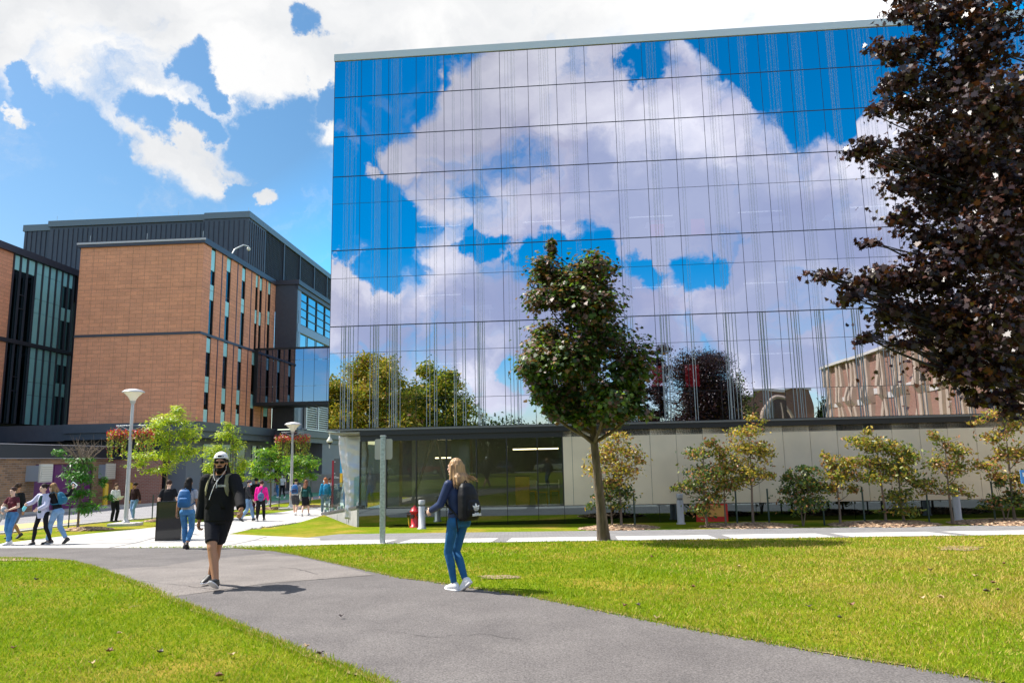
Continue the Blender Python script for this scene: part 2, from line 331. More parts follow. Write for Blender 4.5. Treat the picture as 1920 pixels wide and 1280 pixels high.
def tri(poly):                                               # ear clipping so that concave outlines stay right
    P = list(range(len(poly))); T = []
    ar = sum(poly[i][0]*poly[(i+1) % len(poly)][1]-poly[(i+1) % len(poly)][0]*poly[i][1] for i in range(len(poly)))
    if ar < 0: P.reverse()
    cr_ = lambda a, b, c: (poly[b][0]-poly[a][0])*(poly[c][1]-poly[a][1])-(poly[b][1]-poly[a][1])*(poly[c][0]-poly[a][0])
    it = 0
    while len(P) > 3 and it < 5000:
        it += 1; ok = False
        for i in range(len(P)):
            a, b, c = P[i-1], P[i], P[(i+1) % len(P)]
            if cr_(a, b, c) <= 1e-12: continue
            if any(cr_(a, b, k) >= 0 and cr_(b, c, k) >= 0 and cr_(c, a, k) >= 0 for k in P if k not in (a, b, c)): continue
            T.append((a, b, c)); P.pop(i); ok = True; break
        if not ok: break
    if len(P) >= 3: T += [(P[0], P[i], P[i+1]) for i in range(1, len(P)-1)]
    return T
def drape(name, poly, dz, M, kind='structure', thick=None):
    poly = [(float(p[0]), float(p[1])) for p in poly]; mb = MB()
    for t3 in tri(poly):
        pg = [poly[i] for i in t3]
        for a, b in zip(YK[:-1], YK[1:]):
            q = clip(clip(pg, a, True), b, False) if pg else []
            if len(q) >= 3: mb.add([(x, y, gz(y)+dz) for x, y in q], [tuple(range(len(q)))])
    o = mb.build(name, M)
    if kind: o['kind'] = kind
    return o
def gpx(l): return [G(*p)[:2] for p in l]
def inpoly(x, y, poly):
    r = np.zeros(x.shape, bool); n = len(poly)
    for i in range(n):
        x0, y0 = poly[i]; x1, y1 = poly[(i+1) % n]
        c = ((y0 > y) != (y1 > y)) & (x < (x1-x0)*(y-y0)/(y1-y0+1e-12)+x0); r ^= c
    return r
ASPH = mat('asphalt_path', (.17, .16, .165), .9, spec=.2)
def asph_nodes(M, lo, hi):
    t = M.node_tree; b = t.nodes['Principled BSDF']; c = t.nodes.new('ShaderNodeTexCoord')
    n1 = t.nodes.new('ShaderNodeTexNoise'); n1.inputs['Scale'].default_value = 60; n1.inputs['Detail'].default_value = 3; n1.inputs['Roughness'].default_value = .8; t.links.new(c.outputs['Object'], n1.inputs[0])
    n2 = t.nodes.new('ShaderNodeTexNoise'); n2.inputs['Scale'].default_value = 1.1; n2.inputs['Detail'].default_value = 7; n2.inputs['Roughness'].default_value = .65; t.links.new(c.outputs['Object'], n2.inputs[0])
    r1 = t.nodes.new('ShaderNodeMapRange'); t.links.new(n1.outputs[0], r1.inputs[0]); r1.inputs[1].default_value = .3; r1.inputs[2].default_value = .7; r1.inputs[3].default_value = .40; r1.inputs[4].default_value = 1.6
    r2 = t.nodes.new('ShaderNodeValToRGB'); t.links.new(n2.outputs[0], r2.inputs[0]); r2.color_ramp.elements[0].position = .3; r2.color_ramp.elements[1].position = .7
    r2.color_ramp.elements[0].color = (*lo, 1); r2.color_ramp.elements[1].color = (*hi, 1)
    v = t.nodes.new('ShaderNodeVectorMath'); v.operation = 'SCALE'; t.links.new(r2.outputs[0], v.inputs[0]); t.links.new(r1.outputs[0], v.inputs['Scale']); t.links.new(v.outputs[0], b.inputs['Base Color'])
    bp = t.nodes.new('ShaderNodeBump'); bp.inputs['Strength'].default_value = .6; bp.inputs['Distance'].default_value = .008; t.links.new(n1.outputs[0], bp.inputs['Height']); t.links.new(bp.outputs[0], b.inputs['Normal'])
asph_nodes(ASPH, (.105, .096, .095), (.148, .136, .132))
ASPH2 = mat('asphalt_pale', (.2, .19, .19), .9, spec=.2); asph_nodes(ASPH2, (.145, .131, .124), (.205, .184, .172))
CONC = mat('concrete_slab', (.40, .385, .37), .85, var=.08, vscale=2.5, bump=.1, bscale=60)
PAV = brick('grey_pavers', (.21, .205, .21), (.16, .155, .16), (.10, .10, .10), .22, .11, .006)
def paver_fix(M):
    t = M.node_tree
    for n in t.nodes:
        if n.type == 'COMBXYZ':
            for l in list(n.inputs[1].links)+list(n.inputs[0].links): t.links.remove(l)
            s = [q for q in t.nodes if q.type == 'SEPXYZ'][0]; t.links.new(s.outputs[0], n.inputs[0]); t.links.new(s.outputs[1], n.inputs[1])
paver_fix(PAV)
path_left = gpx([(-60, 1045), (0, 1046), (60, 1047), (130, 1052), (175, 1064), (230, 1085), (330, 1128), (450, 1178), (560, 1222), (640, 1252), (715, 1279)])
path_left = [(-40., path_left[0][1])]+path_left+[(-.2, 4.2), (1.2, 2.2), (5, -3), (30, -30), (36, -26)]
path_right = gpx([(1880, 1280), (1700, 1247), (1500, 1214), (1290, 1177), (1150, 1148), (1000, 1118), (860, 1098), (760, 1084), (660, 1062), (560, 1040), (520, 1033), (440, 1027), (200, 1027), (-60, 1028)])
PATH = path_left+[(14, .5)]+path_right+[(-40., path_right[-1][1])]
drape('asphalt_path', PATH, .004, ASPH)
drape('asphalt_patch', gpx([(232, 1084), (190, 1068), (300, 1062), (380, 1050), (500, 1038), (560, 1044), (640, 1062), (700, 1078), (600, 1086), (520, 1092), (430, 1104), (330, 1118), (320, 1122)]), .008, ASPH2)
drape('asphalt_patch', gpx([(-60, 1029), (440, 1028), (520, 1034), (380, 1046), (200, 1050), (150, 1056), (60, 1046), (-60, 1044)]), .0055, ASPH)
# dry worn edge of the turf beside the path
DRY = mat('dry_turf', (.21, .17, .06), .95, var=.4, vscale=14, bump=.5, bscale=50)
random.seed(3)
def edge_strip(name, pts, w, M, dz):
    P = []
    for i in range(len(pts)-1):
        a, b = np.array(pts[i]), np.array(pts[i+1]); n = max(1, int(np.linalg.norm(b-a)/.18))
        P += [a+(b-a)*k/n for k in range(n)]
    P.append(np.array(pts[-1])); o1 = []; o2 = []
    for i, p in enumerate(P):
        d = P[min(i+1, len(P)-1)]-P[max(i-1, 0)]; d = d/np.linalg.norm(d); nn = np.array([-d[1], d[0]])
        o1.append(p+nn*w*random.uniform(.0, 1)); o2.append(p-nn*w*random.uniform(.0, 1.1))
    mb = MB()
    for i in range(len(P)-1):
        q = [o1[i], o1[i+1], o2[i+1], o2[i]]; mb.add([(x, y, gz(y)+dz) for x, y in q], [(0, 1, 2, 3)])
    o = mb.build(name, M); o['kind'] = 'structure'; return o
edge_strip('dry_turf_edge', path_left[1:13], .07, DRY, .012)
edge_strip('dry_turf_edge', path_right[:12], .07, DRY, .012)
BARE = mat('bare_soil', (.24, .17, .10), .95, var=.3, vscale=18, bump=.5, bscale=60)
def soil(px, py, rx, ry, seed):
    random.seed(seed); c = G(px, py); P = []
    for i in range(18):
        a = 2*math.pi*i/18; k = random.uniform(.7, 1.15); q = G(px+rx*k*math.cos(a), py+ry*k*math.sin(a)); P.append(q[:2])
    drape('bare_soil', P, .011, BARE)
soil(935, 1082, 42, 4, 1); soil(1800, 1028, 45, 5, 3); soil(45, 1049, 70, 3, 4)
# walkway: white slabs and grey pavers parallel to the facade
near = G(620, 1021)[:2]; sdir = np.array([math.cos(.087), -math.sin(.087)]); sn = np.array([-sdir[1], sdir[0]])
def WK(u, v): return tuple(near+sdir*u+sn*v)
drape('paver_walkway', [WK(-3.2, 0), WK(60, 0), WK(60, 4.3), WK(-1.2, 4.3)], .006, PAV)
SLAB = brick('white_slabs', (.47, .455, .44), (.42, .41, .40), (.30, .29, .28), .42, 1.3, .004); paver_fix(SLAB)
for k in range(-1, 19):
    u0 = 2.05+k*2.82-.35; drape('white_slab', [WK(u0, .03), WK(u0+2.45, .03), WK(u0+2.45, 1.75), WK(u0, 1.75)], .010, SLAB)
# broad concrete walk on the left
walk = gpx([(-60, 1027.5), (440, 1026.5), (600, 1022), (600, 1009), (429, 1001), (478, 990), (541, 981), (602, 974), (650, 962), (660, 925), (640, 917), (600, 948.5), (532, 959), (433, 971), (260, 991.5), (112, 1005.7), (0, 1019), (-60, 1025)])
drape('concrete_walk', walk, .007, CONC)
JNT = mat('joint_line', (.22, .21, .21), .9)
for a, b in (((0, 1019.5), (430, 1004)), ((-40, 1024), (620, 1010)), ((205, 1027), (330, 998)), ((420, 1024), (500, 1006)), ((300, 988), (470, 992)), ((420, 973), (560, 975)), ((520, 962), (600, 964))):
    p, q = np.array(G(*a)[:2]), np.array(G(*b)[:2]); d = (q-p)/np.linalg.norm(q-p); nn = np.array([-d[1], d[0]])*.035
    drape('paving_joint', [p-nn, q-nn, q+nn, p+nn], .013, PAV if a[0] > 150 else JNT)
# road on the far left with kerbs, yellow strip and green lane
ROAD = mat('road_asphalt', (.19, .19, .2), .9, spec=.2); asph_nodes(ROAD, (.20, .195, .205), (.27, .265, .275))
rn = gpx([(0, 1001), (112, 987), (202, 978), (260, 973.5), (330, 967), (433, 957), (459, 953), (541, 941), (600, 935)])
rf = gpx([(600, 919), (541, 924), (478, 929), (293, 946), (185, 955), (0, 967)])
rn = [(rn[0][0]-1.5, rn[0][1]-6)]+rn+[(rn[-1][0]+4, rn[-1][1]+18)]
rf = [(rf[0][0]+4, rf[0][1]+22)]+rf+[(-29, 30)]
drape('road', rn+rf, .004, ROAD)
KERB = mat('kerb_concrete', (.42, .40, .37), .85, var=.08)
def kerb(name, pts, w, h):
    mb = MB()
    for i in range(len(pts)-1):
        a, b = np.array(pts[i]), np.array(pts[i+1]); d = (b-a)/np.linalg.norm(b-a); nn = np.array([-d[1], d[0]])*w/2
        q = [a-nn, b-nn, b+nn, a+nn]
        mb.add([(x, y, gz(y)-.02) for x, y in q]+[(x, y, gz(y)+h) for x, y in q], [(3, 2, 1, 0), (4, 5, 6, 7), (0, 1, 5, 4), (1, 2, 6, 5), (2, 3, 7, 6), (3, 0, 4, 7)])
    o = mb.build(name, KERB); o['kind'] = 'structure'
kerb('kerb', rn[1:-1], .22, .05); kerb('kerb', rf, .25, .13)
drape('yellow_lane_edge', gpx([(-30, 999), (0, 995), (112, 982), (150, 977), (150, 973), (112, 976), (0, 985), (-30, 989)]), .009, mat('yellow_paint', (.5, .37, .14), .8, var=.1))
drape('green_lane', gpx([(470, 944), (541, 936), (600, 929), (600, 922), (541, 926), (478, 932)]), .009, mat('green_paint', (.09, .27, .15), .8, var=.15, vscale=2))
drape('pavement', gpx([(600, 917.5), (541, 922), (478, 927), (293, 943.5), (185, 953), (0, 965)])+[(-34, 33), (-34, 60), (-12, 75)], .004, KERB)
# soft shoulder of lawn beside the ramp
mb = MB(); c = G(600, 985); 
e = [G(545, 984), G(602, 972), G(640, 984), G(664, 987.5), G(640, 990), G(580, 990)]
top = (np.array(G(603, 973))+np.array([.25, -.6, 0])); tp = [top+np.array([0, 0, .22])]
mb.add(e+[(top[0], top[1], gz(top[1])+.22)], [(i, (i+1) % 6, 6) for i in range(6)], 0, True)
tag(mb.build('grass_bank', GRASS), kind='structure')
# pebbles along the lawn edge
random.seed(5); mb = MB(); PE = gpx([(478, 991), (541, 982), (602, 975)])
for i in range(170):
    t = random.random()*(len(PE)-1); k = int(t); a, b = np.array(PE[k]), np.array(PE[min(k+1, 2)]); p = a+(b-a)*(t-k)+np.array([random.uniform(-.15, .15), random.uniform(-.35, .35)])
    s_ = random.uniform(.04, .09); mb.ell((p[0], p[1], gz(p[1])+.02), (s_, s_*.8, s_*.6), n=6, k=4)
tag(mb.build('pebbles', mat('pebble', (.5, .46, .42), .8, var=.3, vscale=5)), kind='stuff')
# blades of grass where the lawn is near enough to show them
rng = np.random.default_rng(7)
def blades():
    LN = [GMAT1, GMAT2, GMAT3]
    V = []; MI = []
    for (y0, y1, dens, h, w) in ((3.6, 6.5, 3800, .036, .0065), (6.5, 10, 2000, .038, .009), (10, 15, 800, .042, .014), (15, 20.3, 330, .045, .022)):
        xr = y1*.80; n = int(dens*(y1-y0)*2*xr); x = rng.uniform(-xr, xr, n); y = rng.uniform(y0, y1, n)
        ok = (np.abs(x) < y*.78+.4) & ~inpoly(x, y, PATH)
        ok &= ((np.stack([x, y], 1)-near) @ sn) < -.03
        x, y = x[ok], y[ok]; n = len(x); z = np.interp(y, YK, [gz(q) for q in YK])
        cl = np.sin(x*3.1+np.sin(y*2.3)*2)*np.sin(y*2.7+x*1.3)
        hh = h*rng.uniform(.4, 1.25, n)*(1+.25*cl); a = rng.uniform(0, 2*np.pi, n); lx = rng.normal(0, .6, n)*hh; ly = rng.normal(0, .6, n)*hh
        ww = w*rng.uniform(.6, 1.3, n)/2; c = np.cos(a)*ww; s = np.sin(a)*ww
        v = np.empty((n, 3, 3)); v[:, 0] = np.stack([x-c, y-s, z+.0], 1); v[:, 1] = np.stack([x+c, y+s, z+.0], 1); v[:, 2] = np.stack([x+lx, y+ly, z+hh], 1)
        big = np.sin(x*.9+1)*np.cos(y*.75+x*.4)+.5*np.sin(x*2.3+y*1.7); right = np.clip((x-1)/5, 0, 1)*.5
        dry = rng.random(n) < np.clip(.06+.20*big+right*1.15*(y > 6), .01, .72)
        MI.append(np.where(dry, 2, (rng.random(n) < .5).astype(int))); V.append(v)
    V = np.concatenate(V); MI = np.concatenate(MI); print('blades', len(V))
    o = fast_mesh('grass', V, 3, LN, MI); tag(o, 'short mown green grass with straw coloured patches', 'grass', kind='stuff')
GMAT1 = leafmat('grass_green', (.155, .26, .006), .3, .6, .15); GMAT2 = leafmat('grass_lime', (.27, .33, .010), .3, .6, .15); GMAT3 = leafmat('grass_straw', (.46, .35, .10), .25, .7, .1)
blades()
def edge_blades():
    P = []
    for pts in (path_left[1:13], path_right[:12]):
        for i in range(len(pts)-1):
            a, b = np.array(pts[i]), np.array(pts[i+1]); l = np.linalg.norm(b-a); n = int(l*(900 if min(a[1], b[1]) < 9 else 450)); t = rng.random(n)[:, None]
            d = (b-a)/l; nn = np.array([-d[1], d[0]]); w = np.abs(rng.normal(0, .045, n)) * np.where(rng.random(n) < .5, 1, -1); P.append(a+(b-a)*t+nn*w[:, None])
    P = np.concatenate(P); x, y = P[:, 0], P[:, 1]; n = len(P); z = np.interp(y, YK, [gz(q) for q in YK])+.004
    hh = rng.uniform(.02, .05, n); a = rng.uniform(0, 6.28, n); ww = rng.uniform(.003, .006, n); c, s = np.cos(a)*ww, np.sin(a)*ww
    v = np.empty((n, 3, 3)); v[:, 0] = np.stack([x-c, y-s, z], 1); v[:, 1] = np.stack([x+c, y+s, z], 1); v[:, 2] = np.stack([x+rng.normal(0, .02, n), y+rng.normal(0, .02, n), z+hh], 1)
    o = fast_mesh('grass', v, 3, [GMAT1, GMAT2, GMAT3], rng.choice(3, n, p=[.38, .34, .28])); tag(o, 'ragged tufts of grass spilling over the edges of the asphalt path', 'grass', kind='stuff')
edge_blades()
CRK = mat('crack', (.05, .045, .045), .95)
def crack(pts, w, seed):
    random.seed(seed); q = gpx(pts); P = []
    for i in range(len(q)-1):
        a, b = np.array(q[i]), np.array(q[i+1]); n = max(2, int(np.linalg.norm(b-a)/.12))
        P += [a+(b-a)*k/n+np.array([random.gauss(0, .018), random.gauss(0, .018)]) for k in range(n)]
    mb = MB()
    for i in range(len(P)-1):
        w0 = w*random.uniform(.3, 1); d = P[i+1]-P[i]; d = d/(np.linalg.norm(d)+1e-9); nn = np.array([-d[1], d[0]])*w0; mb.add([(x, y, gz(y)+.0105) for x, y in (P[i]-nn, P[i+1]-nn, P[i+1]+nn, P[i]+nn)], [(0, 1, 2, 3)])
    mb.build('path_crack', CRK)['kind'] = 'structure'
crack([(150, 1058), (300, 1062), (430, 1046), (560, 1038)], .010, 1); crack([(520, 1064), (556, 1066), (600, 1078)], .012, 2); crack([(240, 1088), (420, 1108), (600, 1086), (720, 1078)], .008, 3); crack([(700, 1180), (820, 1196), (900, 1188), (1010, 1204)], .004, 4)
# ================================================================ GLASS BUILDING
DARK = mat('dark_metal', (.03, .03, .035), .45, .6); BLACK = mat('black_metal', (.012, .012, .014), .5)
MIRROR = glassmat('mirror_glass', (.465, .47, .55), (.55, .62, .72), .08)
LOBBY = glassmat('lobby_glass', (.14, .165, .155), (.84, .86, .80), .74)
FRIT = mat('frit_line', (.50, .53, .56), .6, var=.04)
def fritmat():
    M = bpy.data.materials.new('frit'); M.use_nodes = True; t = M.node_tree; b = t.nodes['Principled BSDF']; b.inputs['Base Color'].default_value = (.46, .50, .55, 1); b.inputs['Roughness'].default_value = .6
    tr = t.nodes.new('ShaderNodeBsdfTransparent'); mx = t.nodes.new('ShaderNodeMixShader'); mx.inputs[0].default_value = .86
    t.links.new(b.outputs[0], mx.inputs[1]); t.links.new(tr.outputs[0], mx.inputs[2]); t.links.new(mx.outputs[0], t.nodes['Material Output'].inputs[0]); return M
FR = fritmat()
FR2 = mat('frit_solid', (.27, .30, .33), .6)
gb = thing('glass_building', 'tall mirror glass building reflecting clouds above a beige panelled ground floor', 'building', B0, -YB)
U0, U1 = -1.73, 26.85
cols = [U0]+[-.65+1.1*k for k in range(26)]
bands = [(2.91, (3.97, 5.73), 6.74), (6.74, (8.59,), 9.69), (9.69, (11.55,), 12.65), (12.65, (), 14.29), (14.29, (), 15.94), (15.94, (), 17.49)]
random.seed(11)
stripe = []
for k in range(len(cols)-1):
    a, b = cols[k], cols[k+1]; st = []
    if k % 5 != 4 or random.random() < .3:
        for gq in range(random.choice([1, 2, 2])):
            x = random.uniform(a+.08, b-.42)
            for q in range(random.choice([2, 3, 3, 4])): 
                if x+.03 < b-.03: st.append((x, random.choice([.034, .034, .045])))
                x += random.choice([.07, .09, .12])
    stripe.append(st)
cells = []
for bi, (za, subs, zb) in enumerate(bands):
    for k in range(len(cols)-1):
        mb = MB(); a, b = cols[k]+.009, cols[k+1]-.009; zz = [za+.019]+list(subs)+[zb-.019]
        for i in range(len(zz)-1):
            p0, p1 = zz[i]+(.008 if i else 0), zz[i+1]-(.008 if i < len(zz)-2 else 0)
            bul = random.uniform(-.0012, .0012); tx = random.uniform(-.0010, .0010); tz = random.uniform(-.0010, .0010); n = 6; vs = []; bx = random.uniform(-.0004, .0004)
            for iz in range(n+1):
                for ix in range(n+1):
                    s_, t_ = ix/n*2-1, iz/n*2-1
                    vs.append((a+(b-a)*ix/n, bul*(1-s_*s_)*(1-t_*t_)+tx*s_+tz*t_+bx*math.sin(3*s_+2*t_), p0+(p1-p0)*iz/n))
            mb.add(vs, [(j*(n+1)+i_, j*(n+1)+i_+1, (j+1)*(n+1)+i_+1, (j+1)*(n+1)+i_) for j in range(n) for i_ in range(n)], 0, True)
        for x, w in stripe[k]: 
            w = w*(.62 if bi == 0 else 1)
            mb.add([(x, -.012, zz[0]), (x+w, -.012, zz[0]), (x+w, -.012, zz[-1]), (x, -.012, zz[-1])], [(0, 1, 2, 3)], 2 if bi == 0 else 1)
        cells.append((-(b-a)*(zb-za), bi, k, mb))
cells.sort(key=lambda c: (c[0] if c[2] < 22 else 0))
rest = MB()
for i, (_, bi, k, mb) in enumerate(cells):
    if i < 100: mb.build('window', [MIRROR, FR, FR2], gb)
    else: rest.add(mb.v, mb.f); rest.m[-len(mb.f):] = mb.m; rest.sm[-len(mb.f):] = mb.sm
o = rest.build('window', [MIRROR, FR, FR2], gb); o['kind'] = 'stuff'
# mullion grid behind the panes
mb = MB()
for x in cols: mb.box(x-.012, x+.012, .004, .12, 2.91, 17.49)
for za, subs, zb in bands:
    for z in subs: mb.box(U0, U1, .0062, .09, z-.011, z+.011)
    if zb < 17: mb.box(U0-.01, U1, .002, .14, zb-.028, zb+.028)
mb.build('mullion', DARK, gb)
ALU = mat('pale_aluminium', (.50, .52, .53), .4, .3)
MB().box(U0-.03, U1+.03, -.05, .35, 17.49, 17.78).build('parapet', ALU, gb)
mb = MB(); mb.box(U0-.02, U1, .36, 32, 17.3, 17.6); mb.build('roof', DARK, gb)
# side and rear of the box
mb = MB(); mb.box(U0-.01, U0+.03, .15, 32, 2.91, 17.3); mb.build('side_wall', MIRROR, gb)
mb = MB(); mb.box(U1-.05, U1, .2, 32, -1, 17.3); mb.box(U0+.05, U1-.05, 31.6, 32, -1, 17.3); mb.build('rear_wall', DARK, gb)
GREYF = mat('fascia_grey', (.16, .16, .16), .5, .3)
MB().box(U0-.02, U1, -.10, -.003, 2.84, 2.908).build('fascia', GREYF, gb)
MB().box(-.53, U1, -.06, .03, 2.66, 2.839).build('fascia_gap', BLACK, gb)
mb = MB(); mb.box(U0, U1, .0, 8.5, 2.74, 2.80); mb.build('soffit', mat('soffit', (.30, .28, .25), .6), gb)
mb = MB(); mb.box(-.53, U1, .03, .25, 2.45, 2.738); mb.build('header', BLACK, gb)
# interior: slabs, back wall, desks
mb = MB()
for z in (2.95, 6.6, 9.6, 12.5, 14.2): mb.box(U0+.3, U1-.3, .35, 9, z-.1, z+.14)
mb.box(U0+.3, U1-.3, 8.8, 9, 0, 17.2); mb.box(U0+.05, U0+.2, .4, 9, 2.95, 17)
mb.build('interior_slab', mat('interior', (.16, .15, .17), .8), gb)
mb = MB(); DW = (.8, .82, .85); random.seed(2)
for z in (6.74, 9.72):
    for x in ([3.2, 4.6, 6.3, 8.2, 10.3, 14.4, 17.0, 19.0] if z > 9 else [.8, 3.2, 5.0, 17.2, 19.1]):
        mb.box(x, x+1.1, .7, 1.4, z+.74, z+.78)
        for q in (x+.05, x+1.02): mb.box(q, q+.04, .75, .8, z, z+.74)
mb.build('desk', mat('white_desk_glow', DW, .5, emit=(1, 1, 1), estr=.18), gb)  # desks glow faintly by emission, room light put into the material
mb = MB()
for x0, x1, z0, z1 in ((10.15, 10.6, 4.25, 5.0), (11.45, 11.95, 4.2, 5.0)): mb.box(x0, x1, .8, .9, z0, z1)
for x in (10.45, 12.0): mb.box(x, x+.5, .9, 1.0, 9.8, 10.6)
mb.build('red_panel', mat('red_panel', (.75, .02, .05), .5, emit=(1, .02, .05), estr=.5), gb)  # panels are no lamps; their emission stands in for light on them
mb = MB()
for z in (5.5, 8.3, 11.2):
    for k in range(5): mb.box(1.2+k*4.3, 2.9+k*4.3, 2.2, 2.26, z, z+.025)
mb.build('ceiling_light', mat('tube_light', (1, 1, 1), .5, emit=(1, .97, .9), estr=1.2), gb)
# ground floor
WALLP = mat('beige_panel', (.76, .64, .48), .36, .08, spec=.6, var=.07, vscale=.9)
lob = [-.53, .45, 1.55, 2.65, 3.75, 4.85, 5.95, 6.85]
random.seed(4)
for i in range(len(lob)-1):
    MB().box(lob[i]+.02, lob[i+1]-.02, .06+random.uniform(-.001, .001), .072, .05, 2.45).build('lobby_window', LOBBY, gb)
mb = MB()
for x in lob: mb.box(x-.02, x+.02, .04, .16, .05, 2.45)
mb.build('lobby_mullion', BLACK, gb)
PLINTH = glassmat('plinth_glass', (.13, .16, .17), (.02, .03, .03), .10, .03)
mb = MB()
us = [-.55]+lob[1:-1]+[6.87]+[6.87+1.65*k for k in range(1, 13)]
for a, b in zip(us[:-1], us[1:]): mb.box(a+.008, b-.008, .02, .06, -1.0, .03)
mb.build('plinth', PLINTH, gb)
mb = MB(); mb.box(-.55, U1, .075, .3, -1.0, .035); mb.box(-.55, U1, .0, .3, .037, .048); mb.build('base_wall', BLACK, gb)
x = 6.87; first = True; k = 0; xs = []
while x < U1-.1:
    w = .33 if first else .92; xs.append((x, min(x+w, U1))); x += w; first = False
for a, b in xs: MB().box(a+.006, b-.006, .03, .07, .052, 2.735).build('wall_panel', WALLP, gb)
mb = MB(); mb.box(6.87, U1, .08, .3, .05, 2.73); mb.build('backing_wall', BLACK, gb)
# sunken window with red frame low behind the small trees
OR = mat('orange_glow', (.45, .25, .07), .6, emit=(1, .5, .12), estr=.03)
mb = MB(); mb.box(11.42, 12.5, -.012, .018, -.62, .03); o = mb.build('red_frame', mat('red_frame', (.65, .03, .03), .5), gb)
MB().box(11.46, 12.40, -.022, -.014, -.40, -.02).build('orange_pane', OR, o)
# lobby interior
mb = MB(); mb.box(-.4, 6.86, .32, 8.6, -.02, .045); mb.build('lobby_floor', mat('lobby_floor', (.22, .22, .21), .3), gb)
mb = MB(); mb.box(-.45, 10, 8.4, 8.6, .05, 2.7); mb.box(6.7, 6.84, .4, 8.4, .05, 2.7); mb.build('lobby_wall', mat('lobby_wall', (.30, .31, .28), .7), gb)
mb = MB(); mb.box(2.75, 3.45, .5, 1.2, .05, 2.72); mb.box(.2, .7, 1.0, 1.5, .05, 2.72); mb.build('column', mat('column_conc', (.52, .50, .45), .8, var=.1), gb)
mb = MB(); mb.tube([(1.0, 1.6, 0.1), (1.9, 1.6, 2.7)], .03); mb.tube([(1.0, 1.9, 0.1), (1.9, 1.9, 2.7)], .03); mb.tube([(1.9, 1.6, 2.7), (2.6, 1.6, 0.1)], .05); mb.build('stair_rail', ALU, gb)
LT = mat('warm_strip', (1, .9, .7), .5, emit=(1, .82, .5), estr=4)
mb = MB()
for x0, x1, y, z in ((1.9, 3.0, 1.9, 1.78), (2.55, 3.2, 2.4, 2.3), (4.9, 7.5, 2.2, 2.05), (2.5, 3.1, 1.0, .6), (.0, 1.6, 3.0, 2.62), (3.6, 5.2, 3.2, 2.62), (1.0, 2.4, 5.6, 2.60)): mb.box(x0, x1, y, y+.09, z, z+.045)
mb.build('strip_and_fill_light', LT, gb)  # strips at ceiling height are added to brighten the room
OAK = mat('oak', (.85, .42, .10), .5, var=.1)
cab = MB().box(5.1, 5.6, .5, .9, .05, 1.05).build('oak_cabinet', OAK, None); cab.location = B0; cab.rotation_euler = (0, 0, -YB)
tag(cab, 'tall orange wooden cabinet inside the glazed ground floor room', 'cabinet')
def loc_b(x, y, z=0): return B0+DB*x+NB*y+np.array([0, 0, z])
def chair(x, y, rz, label):
    t = thing('chair', label, 'chair', loc_b(x, y, .046), rz-YB, 'wooden chairs in the ground floor room')
    MB().box(-.2, .2, -.2, .2, .43, .46).build('seat', OAK, t); MB().box(-.19, .19, .17, .2, .55, .85).build('backrest', mat('white_plastic', (.7, .7, .66), .5), t)
    for sx in (-1, 1):
        for sy in (-1, 1): MB().tube([(sx*.2, sy*.2, 0), (sx*.16, sy*.16, .43)], .018, 6).build('leg', OAK, t)
def table(x, y, label):
    t = thing('table', label, 'table', loc_b(x, y, .046), -YB, 'white tables in the ground floor room')
    MB().box(-.45, .45, -.35, .35, .72, .75).build('tabletop', mat('white_plastic', (.7, .7, .66), .5), t); MB().tube([(0, 0, 0), (0, 0, .72)], .03).build('leg', ALU, t); MB().box(-.25, .25, -.25, .25, 0, .02).build('base', ALU, t)
chair(6.05, .75, R(90), 'wooden chair nearest the tall orange cabinet behind the glass'); chair(6.5, 1.5, R(-80), 'wooden chair between the two tables behind the glass')
chair(5.6, 1.7, R(0), 'wooden chair with its back to the room behind the first table'); table(6.3, .95, 'small white table behind the lobby glass beside the beige panels')
# crumpled silver wall, ramp wall, glass railing, dome camera
rng2 = np.random.default_rng(5)
sw = thing('metal_wall', 'crumpled silver sheet metal wall under the corner of the glass building', 'wall', loc_b(-1.25, 1.0, 0), -YB)
mb = MB(); nx, nz_ = 14, 40; P = []
for j in range(nz_+1):
    for i in range(nx+1):
        z = -.4+3.12*j/nz_; lft = -.42+.28*math.sin(min(1, max(0, (2.2-z)/2.2))*1.5)*1.0-.05; x = lft+(.72-lft)*i/nx
        y = .015*math.sin(z*7+1.3*math.sin(x*5))+rng2.normal(0, .010)+.012*math.sin(z*19+x*6)+(.25*(1-i/nx) if i < 4 else 0)
        P.append((x, y, z))
mb.add(P, [(j*(nx+1)+i, j*(nx+1)+i+1, (j+1)*(nx+1)+i+1, (j+1)*(nx+1)+i) for j in range(nz_) for i in range(nx)], 0, True)
o = mb.build('metal_sheet', mat('crumpled_metal', (.50, .50, .54), .48, .6, bump=.6, bscale=9), sw)
sm = o.modifiers.new('t', 'SOLIDIFY'); sm.thickness = .1; sm.offset = -1
a = G(603, 969); b = G(669, 987.5); a = np.array([a[0], a[1], gz(a[1])]); 
dr = (b-a)/np.linalg.norm(b-a); L_ = np.linalg.norm((b-a)[:2]); ang = math.atan2(b[1]-a[1], b[0]-a[0])
rw = thing('ramp_wall', 'low grey concrete ramp wall beside the lobby glass', 'wall', (a[0], a[1], 0), ang)
zt0, zt1 = a[2]+.10, .06
RAMPC = mat('ramp_concrete', (.34, .335, .33), .85, var=.12, vscale=2, bump=.2, bscale=30)
mb = MB(); mb.add([(0, 0, -1.2), (L_, 0, -1.2), (L_, .25, -1.2), (0, .25, -1.2), (0, 0, zt0), (L_, 0, zt1), (L_, .25, zt1), (0, .25, zt0)], [(3,2,1,0),(4,5,6,7),(0,1,5,4),(1,2,6,5),(2,3,7,6),(3,0,4,7)]); mb.build('wall_body', RAMPC, rw)
